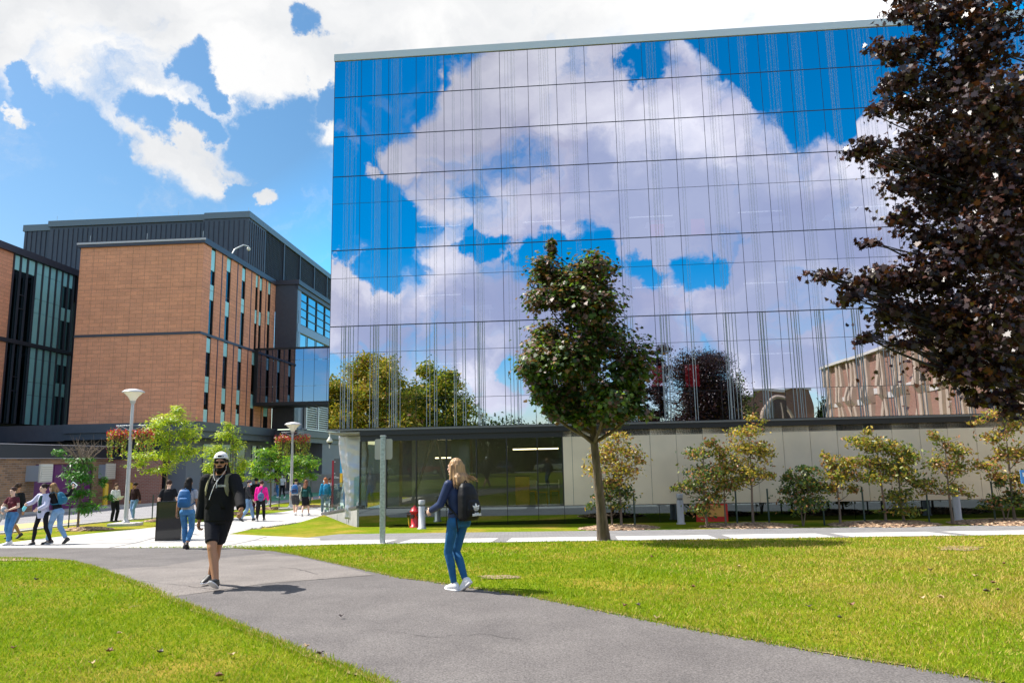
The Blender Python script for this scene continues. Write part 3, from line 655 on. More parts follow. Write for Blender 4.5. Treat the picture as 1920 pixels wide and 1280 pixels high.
mb = MB(); mb.add([(-.02, -.03, zt0), (L_+.01, -.03, zt1), (L_+.01, .28, zt1), (-.02, .28, zt0), (-.02, -.03, zt0+.09), (L_+.01, -.03, zt1+.09), (L_+.01, .28, zt1+.09), (-.02, .28, zt0+.09)], [(3,2,1,0),(4,5,6,7),(0,1,5,4),(1,2,6,5),(2,3,7,6),(3,0,4,7)]); mb.build('coping', mat('dark_coping', (.07, .07, .075), .6), rw)
mb = MB(); mb.box(L_*.5, L_*.5+.02, -.004, .0, -1, -.35); mb.box(L_*.75, L_*.75+.02, -.004, 0, -1, -.25); mb.build('joint', BLACK, rw)
gr = thing('glass_railing', 'clear greenish glass railing standing on the ramp wall', 'railing', (a[0], a[1], 0), ang)
RG = glassmat('railing_glass', (.75, .85, .85), (.80, .92, .90), .84)
zf = lambda x: zt0+(zt1-zt0)*x/L_+.09
for k in range(4):
    x0, x1 = L_*k/4+.015, L_*(k+1)/4-.015
    mb = MB(); q = [(x0, .1, zf(x0)), (x1, .1, zf(x1)), (x1, .12, zf(x1)), (x0, .12, zf(x0))]; h = 1.08
    mb.add(q+[(x, y, z+h) for x, y, z in q], [(3,2,1,0),(4,5,6,7),(0,1,5,4),(1,2,6,5),(2,3,7,6),(3,0,4,7)]); mb.build('glass_pane', RG, gr)
mb = MB()
for k in range(4):
    for fr in (.15, .85):
        x = L_*(k+fr)/4; mb.box(x-.03, x+.03, .06, .16, zf(x)-.0, zf(x)+.14)
mb.build('clamp', ALU, gr)
# the ramp surface behind the wall
mb = MB(); n3 = np.array([-math.sin(ang), math.cos(ang)]); q0, q1 = a[:2]+n3*.26, b[:2]+n3*.26
mb.add([(q0[0], q0[1], gz(q0[1])+.01), (q1[0], q1[1], .0), (q1[0]+n3[0]*2.2, q1[1]+n3[1]*2.2, .0), (q0[0]+n3[0]*2.5, q0[1]+n3[1]*2.5, gz(q0[1])+.01)], [(0, 1, 2, 3)])
tag(mb.build('ramp', CONC), kind='structure')
dc = thing('dome_camera', 'white and black dome camera hanging under the glass building corner', 'security camera', loc_b(-1.62, -.03-.1, 2.75))
mb = MB(); mb.rings([[(r_*math.cos(t), r_*math.sin(t), z) for t in [2*math.pi*k/14 for k in range(14)]] for r_, z in ((.018, .06), (.018, -.1), (.035, -.12), (.05, -.16), (.11, -.24), (.115, -.30), (.09, -.31))]); mb.build('housing', mat('camera_white', (.62, .60, .52), .5), dc)
MB().ell((0, 0, -.32), (.085, .085, .085)).build('dome', mat('dome_dark', (.02, .02, .03), .1), dc); MB().tube([(0, 0, -.38), (0, 0, -.52)], .02, 8).build('sensor', mat('camera_white', (.6, .6, .5), .5), dc)
bp = MB().box(-.06, .06, -.06, .1, .055, .065).build('mount', mat('camera_white', (.6, .6, .5), .5), dc)
# ================================================================ BRICK BUILDING (left)
AC = np.array([-21.43, 50., 0.]); DA = np.array([math.cos(YA), -math.sin(YA), 0]); NA = np.array([math.sin(YA), math.cos(YA), 0])
def loc_a(x, y, z=0): return AC+DA*x+NA*y+np.array([0, 0, z])
BR = brick('orange_brick', (.80, .34, .19), (.72, .295, .155), (.55, .28, .18), .30, .09, .010, big=True)
CHR = mat('charcoal_metal', (.075, .08, .10), .5, .4, var=.06); CHR2 = mat('charcoal_cap', (.065, .06, .075), .45, .4)
TEAL = mat('teal_panel', (.36, .68, .66), .35, var=.05, vscale=.6); WDARK = glassmat('dark_window', (.13, .18, .19), (.05, .07, .07), .15)
bb = thing('brick_building', 'orange brick building with dark metal roof storey left of the mirror facade', 'building', AC, -YA)
mb = MB()
# front block: two tiers, leaving slots in the side wall
mb.box(-9, -.35, 0, .4, 4.62, 10.62); mb.box(-9, -.35, 0, .4, 10.8, 17.05)
slots_hi = [(1.15, 1.85), (3.6, 4.35), (6.25, 6.95), (8.85, 9.35), (9.65, 10.2), (11.4, 12.0)]
slots_lo = [(1.0, 1.7), (3.6, 4.35), (6.05, 6.75), (8.6, 9.35), (11.2, 12.2)]
for slots, z0, z1 in ((slots_hi, 10.8, 17.05), (slots_lo, 4.62, 10.62)):
    y = 0.
    for s0, s1 in slots+[(13.0, 13.0)]:
        mb.box(-.35, 0, y, s0, z0, z1); y = s1
mb.build('brick_wall', BR, bb)
mb = MB()
for x in (-8, ): pass
for z in (7.35, 13.95):
    mb.box(-9.001, .004, -.004, 0, z, z+.02)
    y = 0
    for s0, s1 in ((0, 13),): mb.box(0, .004, 0, 13, z, z+.02)
for k in range(9): 
    xx = -8+k*.95; mb.box(xx, xx+.012, -.003, -.0005, 4.7, 17)
mb.build('brick_joint', mat('brick_joint', (.24, .12, .08), .9), bb)
mb = MB(); mb.box(-9.02, .06, -.05, .39, 10.62, 10.8); mb.box(-.34, .06, .39, 13, 10.62, 10.8)
for y in (2.6, 5.2, 7.75, 10.7): mb.box(.0, .03, y, y+.10, 4.62, 10.62); mb.box(.0, .03, y+.2, y+.3, 10.8, 17.05)
mb.build('belt_course', CHR2, bb)
mb = MB(); mb.box(-9.15, .15, -.15, .6, 17.05, 17.45); mb.box(-.5, .15, .6, 13.15, 17.05, 17.45); mb.box(-9.15, -8.7, .6, 8, 17.05, 17.45); mb.build('roof_cap', CHR2, bb)
mb = MB(); mb.box(-9.2, .2, -.2, -.151, 17.25, 17.38); mb.build('cap_trim', mat('pale_trim', (.5, .47, .5), .5), bb)
for j, (slots, z0, z1) in enumerate(((slots_hi, 10.8, 17.05), (slots_lo, 4.62, 10.62))):
    for i, (s0, s1) in enumerate(slots):
        w = MB().box(-.14, -.12, s0, s1, z0, z1).build('window', WDARK, bb)
        mb = MB()
        for q in (s0+.02, s1-.02): mb.box(-.12, -.05, q-.02, q+.02, z0, z1)
        mb.build('frame', BLACK, w)
        mb = MB(); zt = z1-(.02 if i % 2 else .1); mb.box(-.11, -.06, s0+.05, s1-.05, zt-1.0-(.5 if i == 0 and j == 0 else 0), zt)
        zm = z0+(2.5, 1.8, 2.6, 2.2, 2.2, 2.6)[i] if j == 0 else z0+(2.1, 1.5, 1.6, 1.5, 1)[i]
        mb.build('spandrel', TEAL, w); mb = MB(); mb.box(-.11, -.06, s0+.05, s1-.05, zm, zm+1.1); mb.build('spandrel', TEAL, w); mb = MB()
        if j == 1 and i < 3: mb.box(-.11, -.06, s0+.05, s1-.05, z0, z0+.9)
        if mb.v: mb.build('spandrel', TEAL, w)
mb = MB(); mb.box(-8.9, -.4, .5, 13, 4.7, 17.0); mb.build('core', BLACK, bb)
# teal curtain wall, set back
mb = MB(); TX = -14.35
cw = MB(); ys = []
def ty(py_): return py_
Y0 = .45; YE = 7.5
ppos = [.45, 1.15, 1.85, 2.7, 3.45, 4.2, 4.95, 5.65, 6.35, 7.0, 7.5]
kinds = ['d', 'd', 'd', 't', 't', 't', 't', 'w', 'w', 'e']
for tier, (z0, z1) in enumerate(((4.9, 10.55), (10.85, 17.0))):
    for k in range(9):
        y0, y1 = ppos[k]+.09, ppos[k+1]-.03
        if kinds[k] == 't':
            mb = MB()
            zs = [z0, z0+(z1-z0)*.38, z0+(z1-z0)*.55, z0+(z1-z0)*.86, z1]
            for a_, b_ in zip(zs[:-1], zs[1:]): mb.box(TX-.05, TX, y0, y1, a_+.012, b_-.012)
            mb.build('teal_panel', TEAL, bb)
        else:
            w = MB().box(TX-.06, TX-.04, y0, y1, z0, z1).build('window', WDARK, bb)
            mb = MB()
            if tier == 1: mb.box(TX-.038, TX, y0+.03, y1-.03, z1-1.1, z1-.04)
            elif kinds[k] == 'w': mb.box(TX-.038, TX, y0+.03, y1-.03, z1-.9, z1-.04)
            if kinds[k] == 'w':
                if mb.v: mb.build('spandrel', TEAL, w)
                mb = MB(); mb.box(TX-.038, TX, y0+.03, y1-.03, z0+2.3, z0+3.3)
            if mb.v: mb.build('spandrel', TEAL, w)
            if k == 1:
                mb = MB(); mb.box(TX-.038, TX+.02, y0-.04, y1, z0+2.3, z0+2.36); mb.box(TX-.038, TX+.02, y0-.04, y1, z0+3.3, z0+3.36); mb.build('frame', CHR2, w)
# end return facing the street
for z0, z1 in ((4.9, 10.55), (10.85, 17.0)):
    MB().box(TX+.3, TX+1.5, 7.5, 7.55, z0, z1).build('teal_panel', TEAL, bb); MB().box(TX+1.6, -9.0, 7.5, 7.55, z0, z1).build('window', WDARK, bb)
mb = MB()
for y in ppos: mb.box(TX-.02, TX+.12, y-.03, y+.05, 4.9, 17.0)
mb.build('mullion', CHR2, bb)
mb = MB(); mb.box(TX-.3, TX+.15, -8, 7.49, 10.56, 10.84); mb.box(TX+.15, -9.01, 7.3, 7.49, 10.56, 10.84); mb.box(TX-.3, TX+.25, -8, 7.2, 17.01, 17.5); mb.box(TX-.3, -9.16, 7.2, 7.7, 17.01, 17.5); mb.build('belt_course', CHR2, bb)
mb = MB(); mb.box(TX-.4, TX+.02, -8, .44, 4.9, 10.55); mb.box(TX-.4, TX+.02, -8, .44, 10.85, 17.0); mb.build('brick_wall', BR, bb)
mb = MB(); mb.box(TX-.5, TX-.1, -8, 7.5, 4.8, 17.0); mb.box(-30, TX-.51, -8, 30, 4.8, 17.2); mb.build('core', BLACK, bb)
# dark canopy band all round
mb = MB()
mb.box(TX-.2, TX+.35, -9, 7, 3.55, 4.0); mb.box(TX-.2, TX+.55, -9, 7, 4.0, 4.6); mb.box(TX+.35, -9.0, -.3, 7, 3.5, 4.6)
mb.box(-9.0, .35, -.35, 13, 3.55, 4.0); mb.box(-9.0, .55, -.55, 13, 4.0, 4.6)
mb.box(.2, 2.3, 12.6, 32, 3.5, 3.95); mb.box(.2, 2.5, 12.4, 32, 3.95, 4.5); mb.build('canopy', CHR, bb)
# ground floor under the canopy
mb = MB(); mb.box(-2.3, -1.0, .9, 1.2, -.8, 3.7); mb.box(-1.0, 2.2, 19.8, 20, -.8, 3.7); mb.box(-1.2, -1.0, 1.2, 20, -.8, 3.7); mb.box(2.0, 2.2, 20, 42, -.8, 3.7); mb.build('ground_floor_wall', mat('grey_panel', (.16, .165, .18), .6, var=.05, vscale=.5), bb)
for k, (y0, y1) in enumerate(((3.2, 4.8), (6.0, 7.6), (8.6, 10.2), (11.5, 12.6), (15, 18))):
    w = MB().box(-.99, -.97, y0, y1, .3, 3.2).build('window', WDARK, bb); mb = MB(); mb.box(-.965, -.93, y0-.05, y0, .25, 3.25); mb.box(-.965, -.93, y1, y1+.05, .25, 3.25); mb.box(-.965, -.93, y0, y1, 1.9, 1.96); mb.box(-.965, -.93, y0, y1, 3.2, 3.25); mb.build('frame', mat('grey_frame', (.25, .25, .27), .5), w)
mb = MB(); mb.box(-30, -2.4, 7.0, 30, -.8, 3.7); mb.box(-30, -14.6, -8, 7.0, -.8, 3.7); mb.box(-9, -2.35, .6, 7, -.8, 3.71); mb.box(-14.5, -9.05, .6, 7.0, -.8, 3.72); mb.build('ground_core', BLACK, bb)
# wing with ribbon windows
mb = MB(); mb.box(.02, 1.95, 13.0, 13.2, 4.6, 17.1); mb.build('metal_wall', CHR, bb)
mb = MB(); mb.box(-.3, 2.15, 12.85, 36, 17.1, 17.5); mb.box(1.7, 2.02, 13, 36, 16.7, 17.1); mb.build('roof_cap', CHR2, bb)
mb = MB(); mb.box(1.7, 1.98, 13.2, 36, 13.0, 13.7); mb.box(1.7, 1.98, 13.2, 36, 10.6, 11.2); mb.box(1.72, 1.95, 13.2, 14, 4.6, 17); mb.box(1.72, 1.95, 13.2, 36, 4.6, 10.6); mb.build('spandrel', mat('bluegrey_band', (.20, .23, .30), .4, .3), bb)
WSKY = glassmat('ribbon_glass', (.5, .58, .62), (.3, .35, .35), .15)
for k in range(9):
    y0 = 13.5+k*2.4
    for z0, z1, nn in ((13.75, 16.65, 4), (11.25, 12.95, 1)):
        w = MB().box(1.85, 1.87, y0, y0+2.2, z0, z1).build('window', WSKY, bb); mb = MB()
        for q in range(nn+1): zz = z0+(z1-z0)*q/nn; mb.box(1.875, 1.93, y0, y0+2.2, max(z0, zz-.03), min(z1, zz+.03))
        mb.box(1.875, 1.95, y0-.16, y0, z0, z1); mb.build('frame', BLACK, w)
# louvre screen low on the wing
LV = mat('louvre', (.62, .64, .66), .4, .3)
for k in range(4):
    y0 = 15.2+k*3.2; lw = MB().box(2.0, 2.03, y0+.15, y0+3.0, 4.75, 6.9).build('louvre_screen', BLACK, bb); mb = MB()
    for q in range(11): mb.box(2.05, 2.2, y0+.15, y0+3.0, 4.8+q*.2, 4.86+q*.2)
    mb.box(2.05, 2.25, y0-.05, y0+.15, 4.65, 7.0); mb.build('slat', LV, lw)
mb = MB(); mb.box(2.03, 2.28, 14.8, 28, 6.98, 7.1); mb.box(2.03, 2.52, 14.6, 28, 4.55, 4.66); mb.build('louvre_rail', LV, bb)
# metal roof storey with standing seams and louvred side
PZ0, PZ1, PYF = 15, 21.9, 8.0
mb = MB(); mb.box(-17.4, -3.95, 8.0, 8.4, PZ0, 21.5); mb.box(-4.1, -.27, 7.7, 8.4, PZ0, 21.5); mb.box(-19.8, -17.4, 8.25, 8.6, PZ0, 21.4); mb.box(-.67, -.27, 8.4, 11.2, PZ0, 21.5); mb.box(-19.8, -19.4, 8.6, 30, PZ0, 21.4)
mb.box(-19, -.7, 8.6, 30, 20.8, 21.0); mb.build('roof_storey_wall', CHR, bb)
mb = MB(); x = -19.6
while x < -.4: 
    yf = 8.25 if x < -17.4 else 8.0 if x < -4.1 else 7.7
    mb.box(x, x+.05, yf-.06, yf, PZ0, 21.3); x += .42
y = 7.9
while y < 11.1: mb.box(-.27, -.21, y, y+.05, PZ0, 21.3); y += .42
mb.build('standing_seam', CHR2, bb)
CAP = mat('roof_edge', (.15, .17, .19), .45, .4)
mb = MB(); mb.box(-17.5, -4.0, 7.85, 8.5, 21.5, 22.0); mb.box(-4.0, -.17, 7.6, 8.5, 21.5, 22.02); mb.box(-19.9, -17.5, 8.15, 8.7, 21.3, 21.85); mb.box(-.7, -.17, 8.5, 40, 21.5, 22.02); mb.build('roof_edge', CAP, bb)
for k in range(7):
    y0 = 11.3+k*4.1; lw = MB().box(-.5, -.42, y0, y0+3.95, PZ0, 21.5).build('louvre_panel', BLACK, bb); mb = MB()
    for q in range(32): z = PZ0+.1+q*.2; mb.box(-.41, -.33, y0, y0+3.9, z, z+.05)
    for q in range(14): mb.box(-.32, -.28, y0+q*.3, y0+q*.3+.03, PZ0, 21.5)
    mb.box(-.41, -.2, y0+3.9, y0+4.1, PZ0, 21.5); mb.build('slat', CHR, lw)
# small roof fixtures
mb = MB()
for x, y in ((-17, 8), (-10, 8), (-6.5, 8), (-.5, 7.9)): mb.tube([(x, y+.2, 21.9), (x, y+.2, 22.5)], .015, 5)
for x in (-8.5, -4.3, -.2): mb.tube([(x, .2, 17.4), (x, .2, 18.0)], .015, 5)
mb.build('lightning_rod', ALU, bb)
cmr = thing('roof_camera', 'white camera on a bent arm above the brick side wall', 'security camera', loc_a(.1, 4.6, 17.4), -YA)
MB().tube([(-.3, 0, 0), (-.1, .2, .6), (.2, 1.0, 1.15), (.35, 1.6, 1.2)], .05, 8).build('arm', ALU, cmr); MB().ell((.36, 1.62, 1.0), (.14, .14, .16)).build('dome', mat('camera_white', (.6, .6, .5), .5), cmr)
# dark glass link bridge
lk = thing('glass_bridge', 'dark glazed footbridge joining the brick building to the mirror building', 'bridge', loc_a(0, 9.1), -YA)
LG = glassmat('bridge_glass', (.20, .25, .36), (.10, .10, .12), .15)
random.seed(9); xs = [.3, 1.0, 1.75, 2.5, 3.3, 4.05, 4.95, 6.0, 7.0]
for i in range(8):
    for z0, z1 in ((6.55, 7.8), (7.8, 9.9), (9.9, 10.8)):
        MB().box(xs[i]+.015, xs[i+1]-.015, random.uniform(-.002, .002), .02, z0+.015, z1-.015).build('glass_pane', LG, lk)
mb = MB(); mb.box(.06, 7.5, -.05, 3, 10.8, 10.95); mb.box(.06, 7.5, -.05, 3, 6.3, 6.55); mb.box(.06, .3, -.05, 3, 6.55, 10.8)
for x in xs[1:-1]: mb.box(x-.015, x+.015, .0, .1, 6.55, 10.8)
mb.build('bridge_frame', BLACK, lk)
mb = MB(); mb.tube([(.6, .6, 6.6), (2.0, .6, 10.2)], .09); mb.tube([(2.0, .6, 10.2), (3.9, .6, 6.6)], .09); mb.tube([(4.3, .6, 6.6), (5.8, .6, 10.2)], .09)
for x in (1.6, 3.2, 4.8): mb.tube([(x, .6, 6.6), (x, .6, 10.7)], .05)
mb.build('brace', mat('grey_frame', (.25, .25, .27), .5), lk)
# low annex with purple doors
an = thing('brick_annex', 'low brown brick annex with purple doors and a dark flat roof', 'building', AC, -YA)
BB_ = brick('brown_brick', (.36, .20, .10), (.16, .09, .05), (.30, .24, .19), .42, .12, .014); BB2 = brick('red_brick', (.42, .17, .11), (.34, .13, .085), (.42, .30, .26), .30, .10, .013)
mb = MB(); mb.box(-6.0, -5.6, -24, -7.4, -.9, 2.3); mb.box(-6.0, -5.6, -2.1, 0, -.9, 2.3); mb.box(-6.0, -5.6, -7.4, -2.1, 1.95, 2.3); mb.build('brick_wall', BB_, an)
mb = MB(); mb.box(-5.6, -2.3, 0, .3, -.9, 2.2); mb.build('brick_wall', BB2, an)
mb = MB(); mb.box(-20, -5.45, -24, 0, 2.3, 3.05); mb.box(-5.6, -2.2, -.12, .5, 2.2, 2.6); mb.build('flat_roof', mat('roof_band', (.045, .045, .055), .5, .3), an)
mb = MB(); mb.box(-5.9, -5.42, -24, 0, 3.051, 3.09); mb.box(-5.9, -5.43, -24, 0, 2.27, 2.298); mb.build('roof_trim', mat('pale_trim', (.4, .4, .42), .5), an)
PUR = mat('purple_door', (.14, .02, .14), .4, var=.06)
for k in range(3): 
    y0 = -7.35+k*1.76; d_ = MB().box(-5.8, -5.72, y0, y0+1.7, -.8, 1.94).build('door', PUR, an); MB().box(-5.72, -5.68, y0+1.5, y0+1.58, .2, .35).build('handle', ALU, d_)
mb = MB(); mb.box(-5.85, -5.66, -7.46, -7.36, -.9, 1.95); mb.box(-5.85, -5.66, -2.1, -2.0, -.9, 1.95); mb.build('door_frame', CHR2, an)
def acunit(x, y, lab, rz=0, sc=1):
    t = thing('air_conditioner', lab, 'air conditioner', loc_a(x, y, 1.45), -YA+rz, 'wall air conditioners')
    MB().box(-.1, .75*sc, -.55, .35, -.45, .42).build('case', mat('ac_grey', (.34, .36, .40), .5), t)
    g_ = MB().box(.75*sc+.001, .85*sc, -.62, .42, -.52, .5).build('grille', mat('ac_frame', (.62, .58, .50), .5), t); mb = MB()
    for q in range(7): mb.box(.851*sc, .90*sc, -.54, .34, -.42+q*.13, -.35+q*.13)
    mb.build('slat', mat('ac_slat', (.75, .71, .62), .5), g_)
acunit(-5.55, -7.6, 'grey and cream air conditioner left of the purple doors'); acunit(-5.55, -1.0, 'cream air conditioner grille half hidden behind the feathery green tree', sc=.6)
# low concrete ramp walls in the distance
lw = thing('ramp_parapet', 'pale concrete parapet with a slanting top behind the street trees', 'wall', loc_a(0, 0), -YA)
mb = MB(); mb.add([(-1.2, 8, -.8), (5, 8, -.8), (5, 8.3, -.8), (-1.2, 8.3, -.8), (-1.2, 8, .0), (5, 8, 1.3), (5, 8.3, 1.3), (-1.2, 8.3, .0)], [(3,2,1,0),(4,5,6,7),(0,1,5,4),(1,2,6,5),(2,3,7,6),(3,0,4,7)])
mb.v = [(p[0]*.55-.3 if p[0] < 0 else p[0]*.45, p[1], p[2]) for p in mb.v]; mb.build('slanted_wall', RAMPC, lw)
MB().box(2.3, 9.5, 14, 14.4, -.8, .75).build('straight_wall', mat('warm_concrete', (.42, .38, .33), .85, var=.08), lw)
# ================================================================ TREES
BARK = mat('bark', (.16, .12, .09), .9, var=.3, vscale=9, bump=.8, bscale=25, stretch=(1, 1, .25)); BARKD = mat('dark_bark', (.035, .028, .025), .9, var=.3, vscale=9); BARKR = mat('red_bark', (.25, .12, .10), .8, var=.25, vscale=12)
SHP = {'maple': [(0, -.5), (.16, -.30), (.46, -.34), (.34, -.12), (.56, .10), (.26, .14), (.30, .34), (.13, .28), (0, .62), (-.13, .28), (-.30, .34), (-.26, .14), (-.56, .10), (-.34, -.12), (-.46, -.34), (-.16, -.30)],
       'small': [(0, -.5), (.26, -.05), (.14, .32), (0, .5), (-.14, .32), (-.26, -.05)],
       'frond': [(0, -.6), (.13, -.2), (.10, .35), (0, .6), (-.10, .35), (-.13, -.2)]}
def leaves(name, P, size, shape, mats, mi, parent, rng_, up=.5, droop=.0, outdir=None):
    n = len(P); s = np.array(SHP[shape]); k = len(s)
    nrm = rng_.normal(0, 1, (n, 3)); nrm /= np.linalg.norm(nrm, axis=1)[:, None]; nrm = nrm*(1-up)+np.array([0, 0, up])
    if outdir is not None: nrm += outdir*.35
    nrm /= np.linalg.norm(nrm, axis=1)[:, None]
    t = rng_.normal(0, 1, (n, 3)); t[:, 2] -= droop
    if outdir is not None: t += outdir*.6
    t -= nrm*(t*nrm).sum(1)[:, None]; t /= np.linalg.norm(t, axis=1)[:, None]; b = np.cross(nrm, t)
    sz = size*rng_.uniform(.65, 1.25, n)
    cup = (np.abs(s[:, 0])*.35+(s[:, 1]+.5)**2*-.12)
    V = P[:, None, :]+sz[:, None, None]*(s[None, :, 0, None]*b[:, None, :]+s[None, :, 1, None]*t[:, None, :]+cup[None, :, None]*nrm[:, None, :])
    return fast_mesh(name, V, k, mats, mi, parent)
def bez(p0, p1, p2, n=6): return [(1-t)**2*np.array(p0)+2*t*(1-t)*np.array(p1)+t*t*np.array(p2) for t in [i/n for i in range(n+1)]]
def tree(name, label, base, H, tr, lumps, nl, size, shape, mats, wts, seed, group=None, cat='tree', fork=.35, up=.5, sig=.22, ncl=26, bark=None, stems=1, spread=.0, leafy=None, droop=0, lean=(0, 0), bare=None, colz=None, thin=1.0):
    rs = np.random.default_rng(seed); base = np.array([base[0], base[1], base[2] if len(base) > 2 else gz(base[1])])
    t = thing(name, label, cat, base, 0, group); mb = MB(); bark = bark or BARK
    topz = max(l[2] for l in lumps); tw = []
    for s_ in range(stems):
        ox = 0 if stems == 1 else spread*math.cos(s_*2.2+seed); oy = 0 if stems == 1 else spread*math.sin(s_*2.2+seed)
        pts = []; n = 9
        for i in range(n+1):
            f = i/n; pts.append((lean[0]*f+ox*f+.03*H*.3*math.sin(f*5+seed), lean[1]*f+oy*f+.03*H*.3*math.cos(f*4+seed)-.03*H*.3, -.06+f*topz*.98))
        rad = [tr*(1.35 if i == 0 else 1)*(1-.85*i/n) for i in range(n+1)]
        mb.tube(pts, rad, 10); tw.append((pts, rad))
    C = []; O = []
    wsum = sum(l[3]*l[4]*l[5] for l in lumps)
    for l in lumps:
        c = np.array(l[:3], float); r = np.array(l[3:6], float); pts, rad = tw[rs.integers(len(tw))]
        zz = min(max(c[2]-r[2]*.9-.25*math.hypot(c[0], c[1]), H*fork), pts[-1][2]*.93); f = zz/pts[-1][2]*9; i = int(min(8, f)); p0 = np.array(pts[i])+(np.array(pts[i+1])-np.array(pts[i]))*(f-i)
        r0 = max(.010, tr*(1-.85*f/9)*.55*thin)
        mid = (p0+c)/2+np.array([(c[0]-p0[0])*.2, (c[1]-p0[1])*.2, -.1*abs(c[2]-p0[2])])
        mb.tube(bez(p0, mid, c), [r0*(1-.7*q/6) for q in range(7)], 6)
        k = max(4, int(ncl*(l[3]*l[4]*l[5]/wsum)*len(lumps)/3)) if leafy is None else leafy
        d = rs.normal(0, 1, (k, 3)); d /= np.linalg.norm(d, axis=1)[:, None]; rr = rs.uniform(.3, 1, k)**(1/2.)
        E_ = c+d*r*rr[:, None]
        for e in E_: mb.tube([c*.8+p0*.2, (c+e)/2+rs.normal(0, .04*r.max(), 3), e], [max(.006, r0*.28), max(.005, r0*.18), .004], 4)
        m_ = max(6, int(nl*(l[3]*l[4]*l[5])**.8/sum((q[3]*q[4]*q[5])**.8 for q in lumps)))
        pick = rs.integers(0, k, m_); along = rs.uniform(.0, 1.0, m_)**.6
        base_ = c+(E_[pick]-c)*along[:, None]; PP = base_+rs.normal(0, 1, (m_, 3))*sig*r*np.array([1, 1, .8])
        C.append(PP); O.append((PP-c)/(r+1e-6))
    C = np.concatenate(C); O = np.concatenate(O); O /= (np.linalg.norm(O, axis=1)[:, None]+1e-6)
    wts_ = np.array(wts)/sum(wts); mi = rs.choice(len(mats), len(C), p=wts_)
    if colz is not None:                                     # other leaf colours higher up in the crown (leaves turning)
        hi = (C[:, 2]+rs.normal(0, H*.16, len(C))) > colz[0]; mi = np.where(hi, rs.choice(len(mats), len(C), p=np.array(colz[1])/sum(colz[1])), mi)
    if bare:
        for (p0, n_, l_) in bare:
            for q in range(n_):
                a_ = rs.uniform(0, 6.28); d = np.array([math.cos(a_)*.75, math.sin(a_)*.75, 1]); p1 = np.array(p0)+d*l_*.5*rs.uniform(.6, 1); p2 = p1+np.array([d[0]*1.2, d[1]*1.2, .8])*l_*.5*rs.uniform(.5, 1); mb.tube(bez(p0, p1, p2), [.02, .018, .015, .012, .01, .008, .004], 5)
                for w in range(5): f = rs.uniform(.3, .9); s0 = np.array(p0)+(p2-np.array(p0))*f; mb.tube([s0, s0+rs.normal(0, .18, 3)+[0, 0, .2]], [.008, .003], 4)
    mb.build('trunk', bark, t)
    leaves('crown', C, size, shape, mats, mi, t, rs, up=up, droop=droop, outdir=O)
    return t
LG1 = leafmat('maple_green', (.075, .125, .018), .35); LG2 = leafmat('maple_dark', (.025, .055, .012), .3); LG3 = leafmat('maple_bronze', (.145, .08, .06), .3); LG4 = leafmat('maple_lime', (.16, .24, .02), .4); LG5 = leafmat('maple_rust', (.26, .13, .03), .35)
P1 = leafmat('purple_leaf', (.024, .010, .014), .15, .42, .6); P2 = leafmat('purple_brown', (.065, .020, .012), .3, .45, .4); P3 = leafmat('purple_olive', (.07, .05, .01), .4, .4, .5)
Y1 = leafmat('lime_leaf', (.30, .40, .02), .45); Y2 = leafmat('yellow_leaf', (.48, .50, .03), .5); Y3 = leafmat('fresh_green', (.12, .26, .02), .45); F1 = leafmat('fern_green', (.04, .17, .02), .4); F2 = leafmat('fern_light', (.10, .28, .03), .45)
A1_ = leafmat('olive_leaf', (.20, .22, .03), .35); A2_ = leafmat('ochre_leaf', (.46, .33, .05), .4); A3_ = leafmat('rusty_leaf', (.36, .16, .07), .35); A4_ = leafmat('dull_green', (.06, .11, .025), .3)
# --- the young maple before the facade
tb = G(1127, 1012); d0 = tb[1]; px = 1386/d0
def lump(cx, cy, rx, ry, dy=0, rd=None, base=tb, x0=1127, y0=1012):
    q = AT(cx, cy, base[1]); s = base[1]/FPX; return (q[0]-base[0], dy, q[2]-base[2], rx*s, (rd or rx)*s, ry*s)
LM = [lump(1034, 478, 13, 22), lump(1030, 528, 38, 34, .1), lump(1068, 535, 34, 34, 0), lump(1105, 520, 38, 34, -.1), lump(1128, 560, 26, 40, .3), lump(1070, 560, 40, 40), lump(1028, 585, 34, 34, -.2), lump(1095, 595, 50, 50, -.3), lump(1120, 640, 45, 50, .2),
      lump(1040, 650, 45, 45, .2), lump(1010, 690, 38, 42, -.2), lump(1070, 690, 45, 50, -.5), lump(1150, 690, 45, 45, -.3), lump(1185, 720, 28, 50, .2), lump(1000, 730, 30, 50), lump(1050, 745, 48, 40, .4), lump(1120, 750, 50, 42, -.5),
      lump(1178, 770, 30, 28, 0), lump(1060, 785, 40, 20, .1), lump(1130, 785, 48, 18, .3), lump(1013, 765, 26, 26)]
LM = [(l[0]*(.93 if l[2] < 4.3 else 1.08), l[1]*1.5-1.25, l[2]*.985, l[3]*(.95 if l[2] < 4.3 or l[2] > 7.2 else 1.22), l[4]*1.3, l[5]*(.98 if l[2] < 4.3 else 1.1)) for l in LM]  # crown pulled forward and deepened so its shadow reaches the lawn
tree('maple_tree', 'young upright green and bronze maple on the lawn in front of the mirror facade', tb, 8, .135, LM, 25000, .112, 'maple', [LG1, LG2, LG3, LG4, LG5], [46, 34, 10, 8, 2], 21, up=.55, sig=.25, ncl=38, fork=.30, colz=(4.3, [22, 26, 40, 3, 9]), lean=(-.25, -1.0), bark=mat('maple_bark', (.10, .075, .05), .95, var=.4, vscale=14, bump=1.0, bscale=30, stretch=(1, 1, .2)))
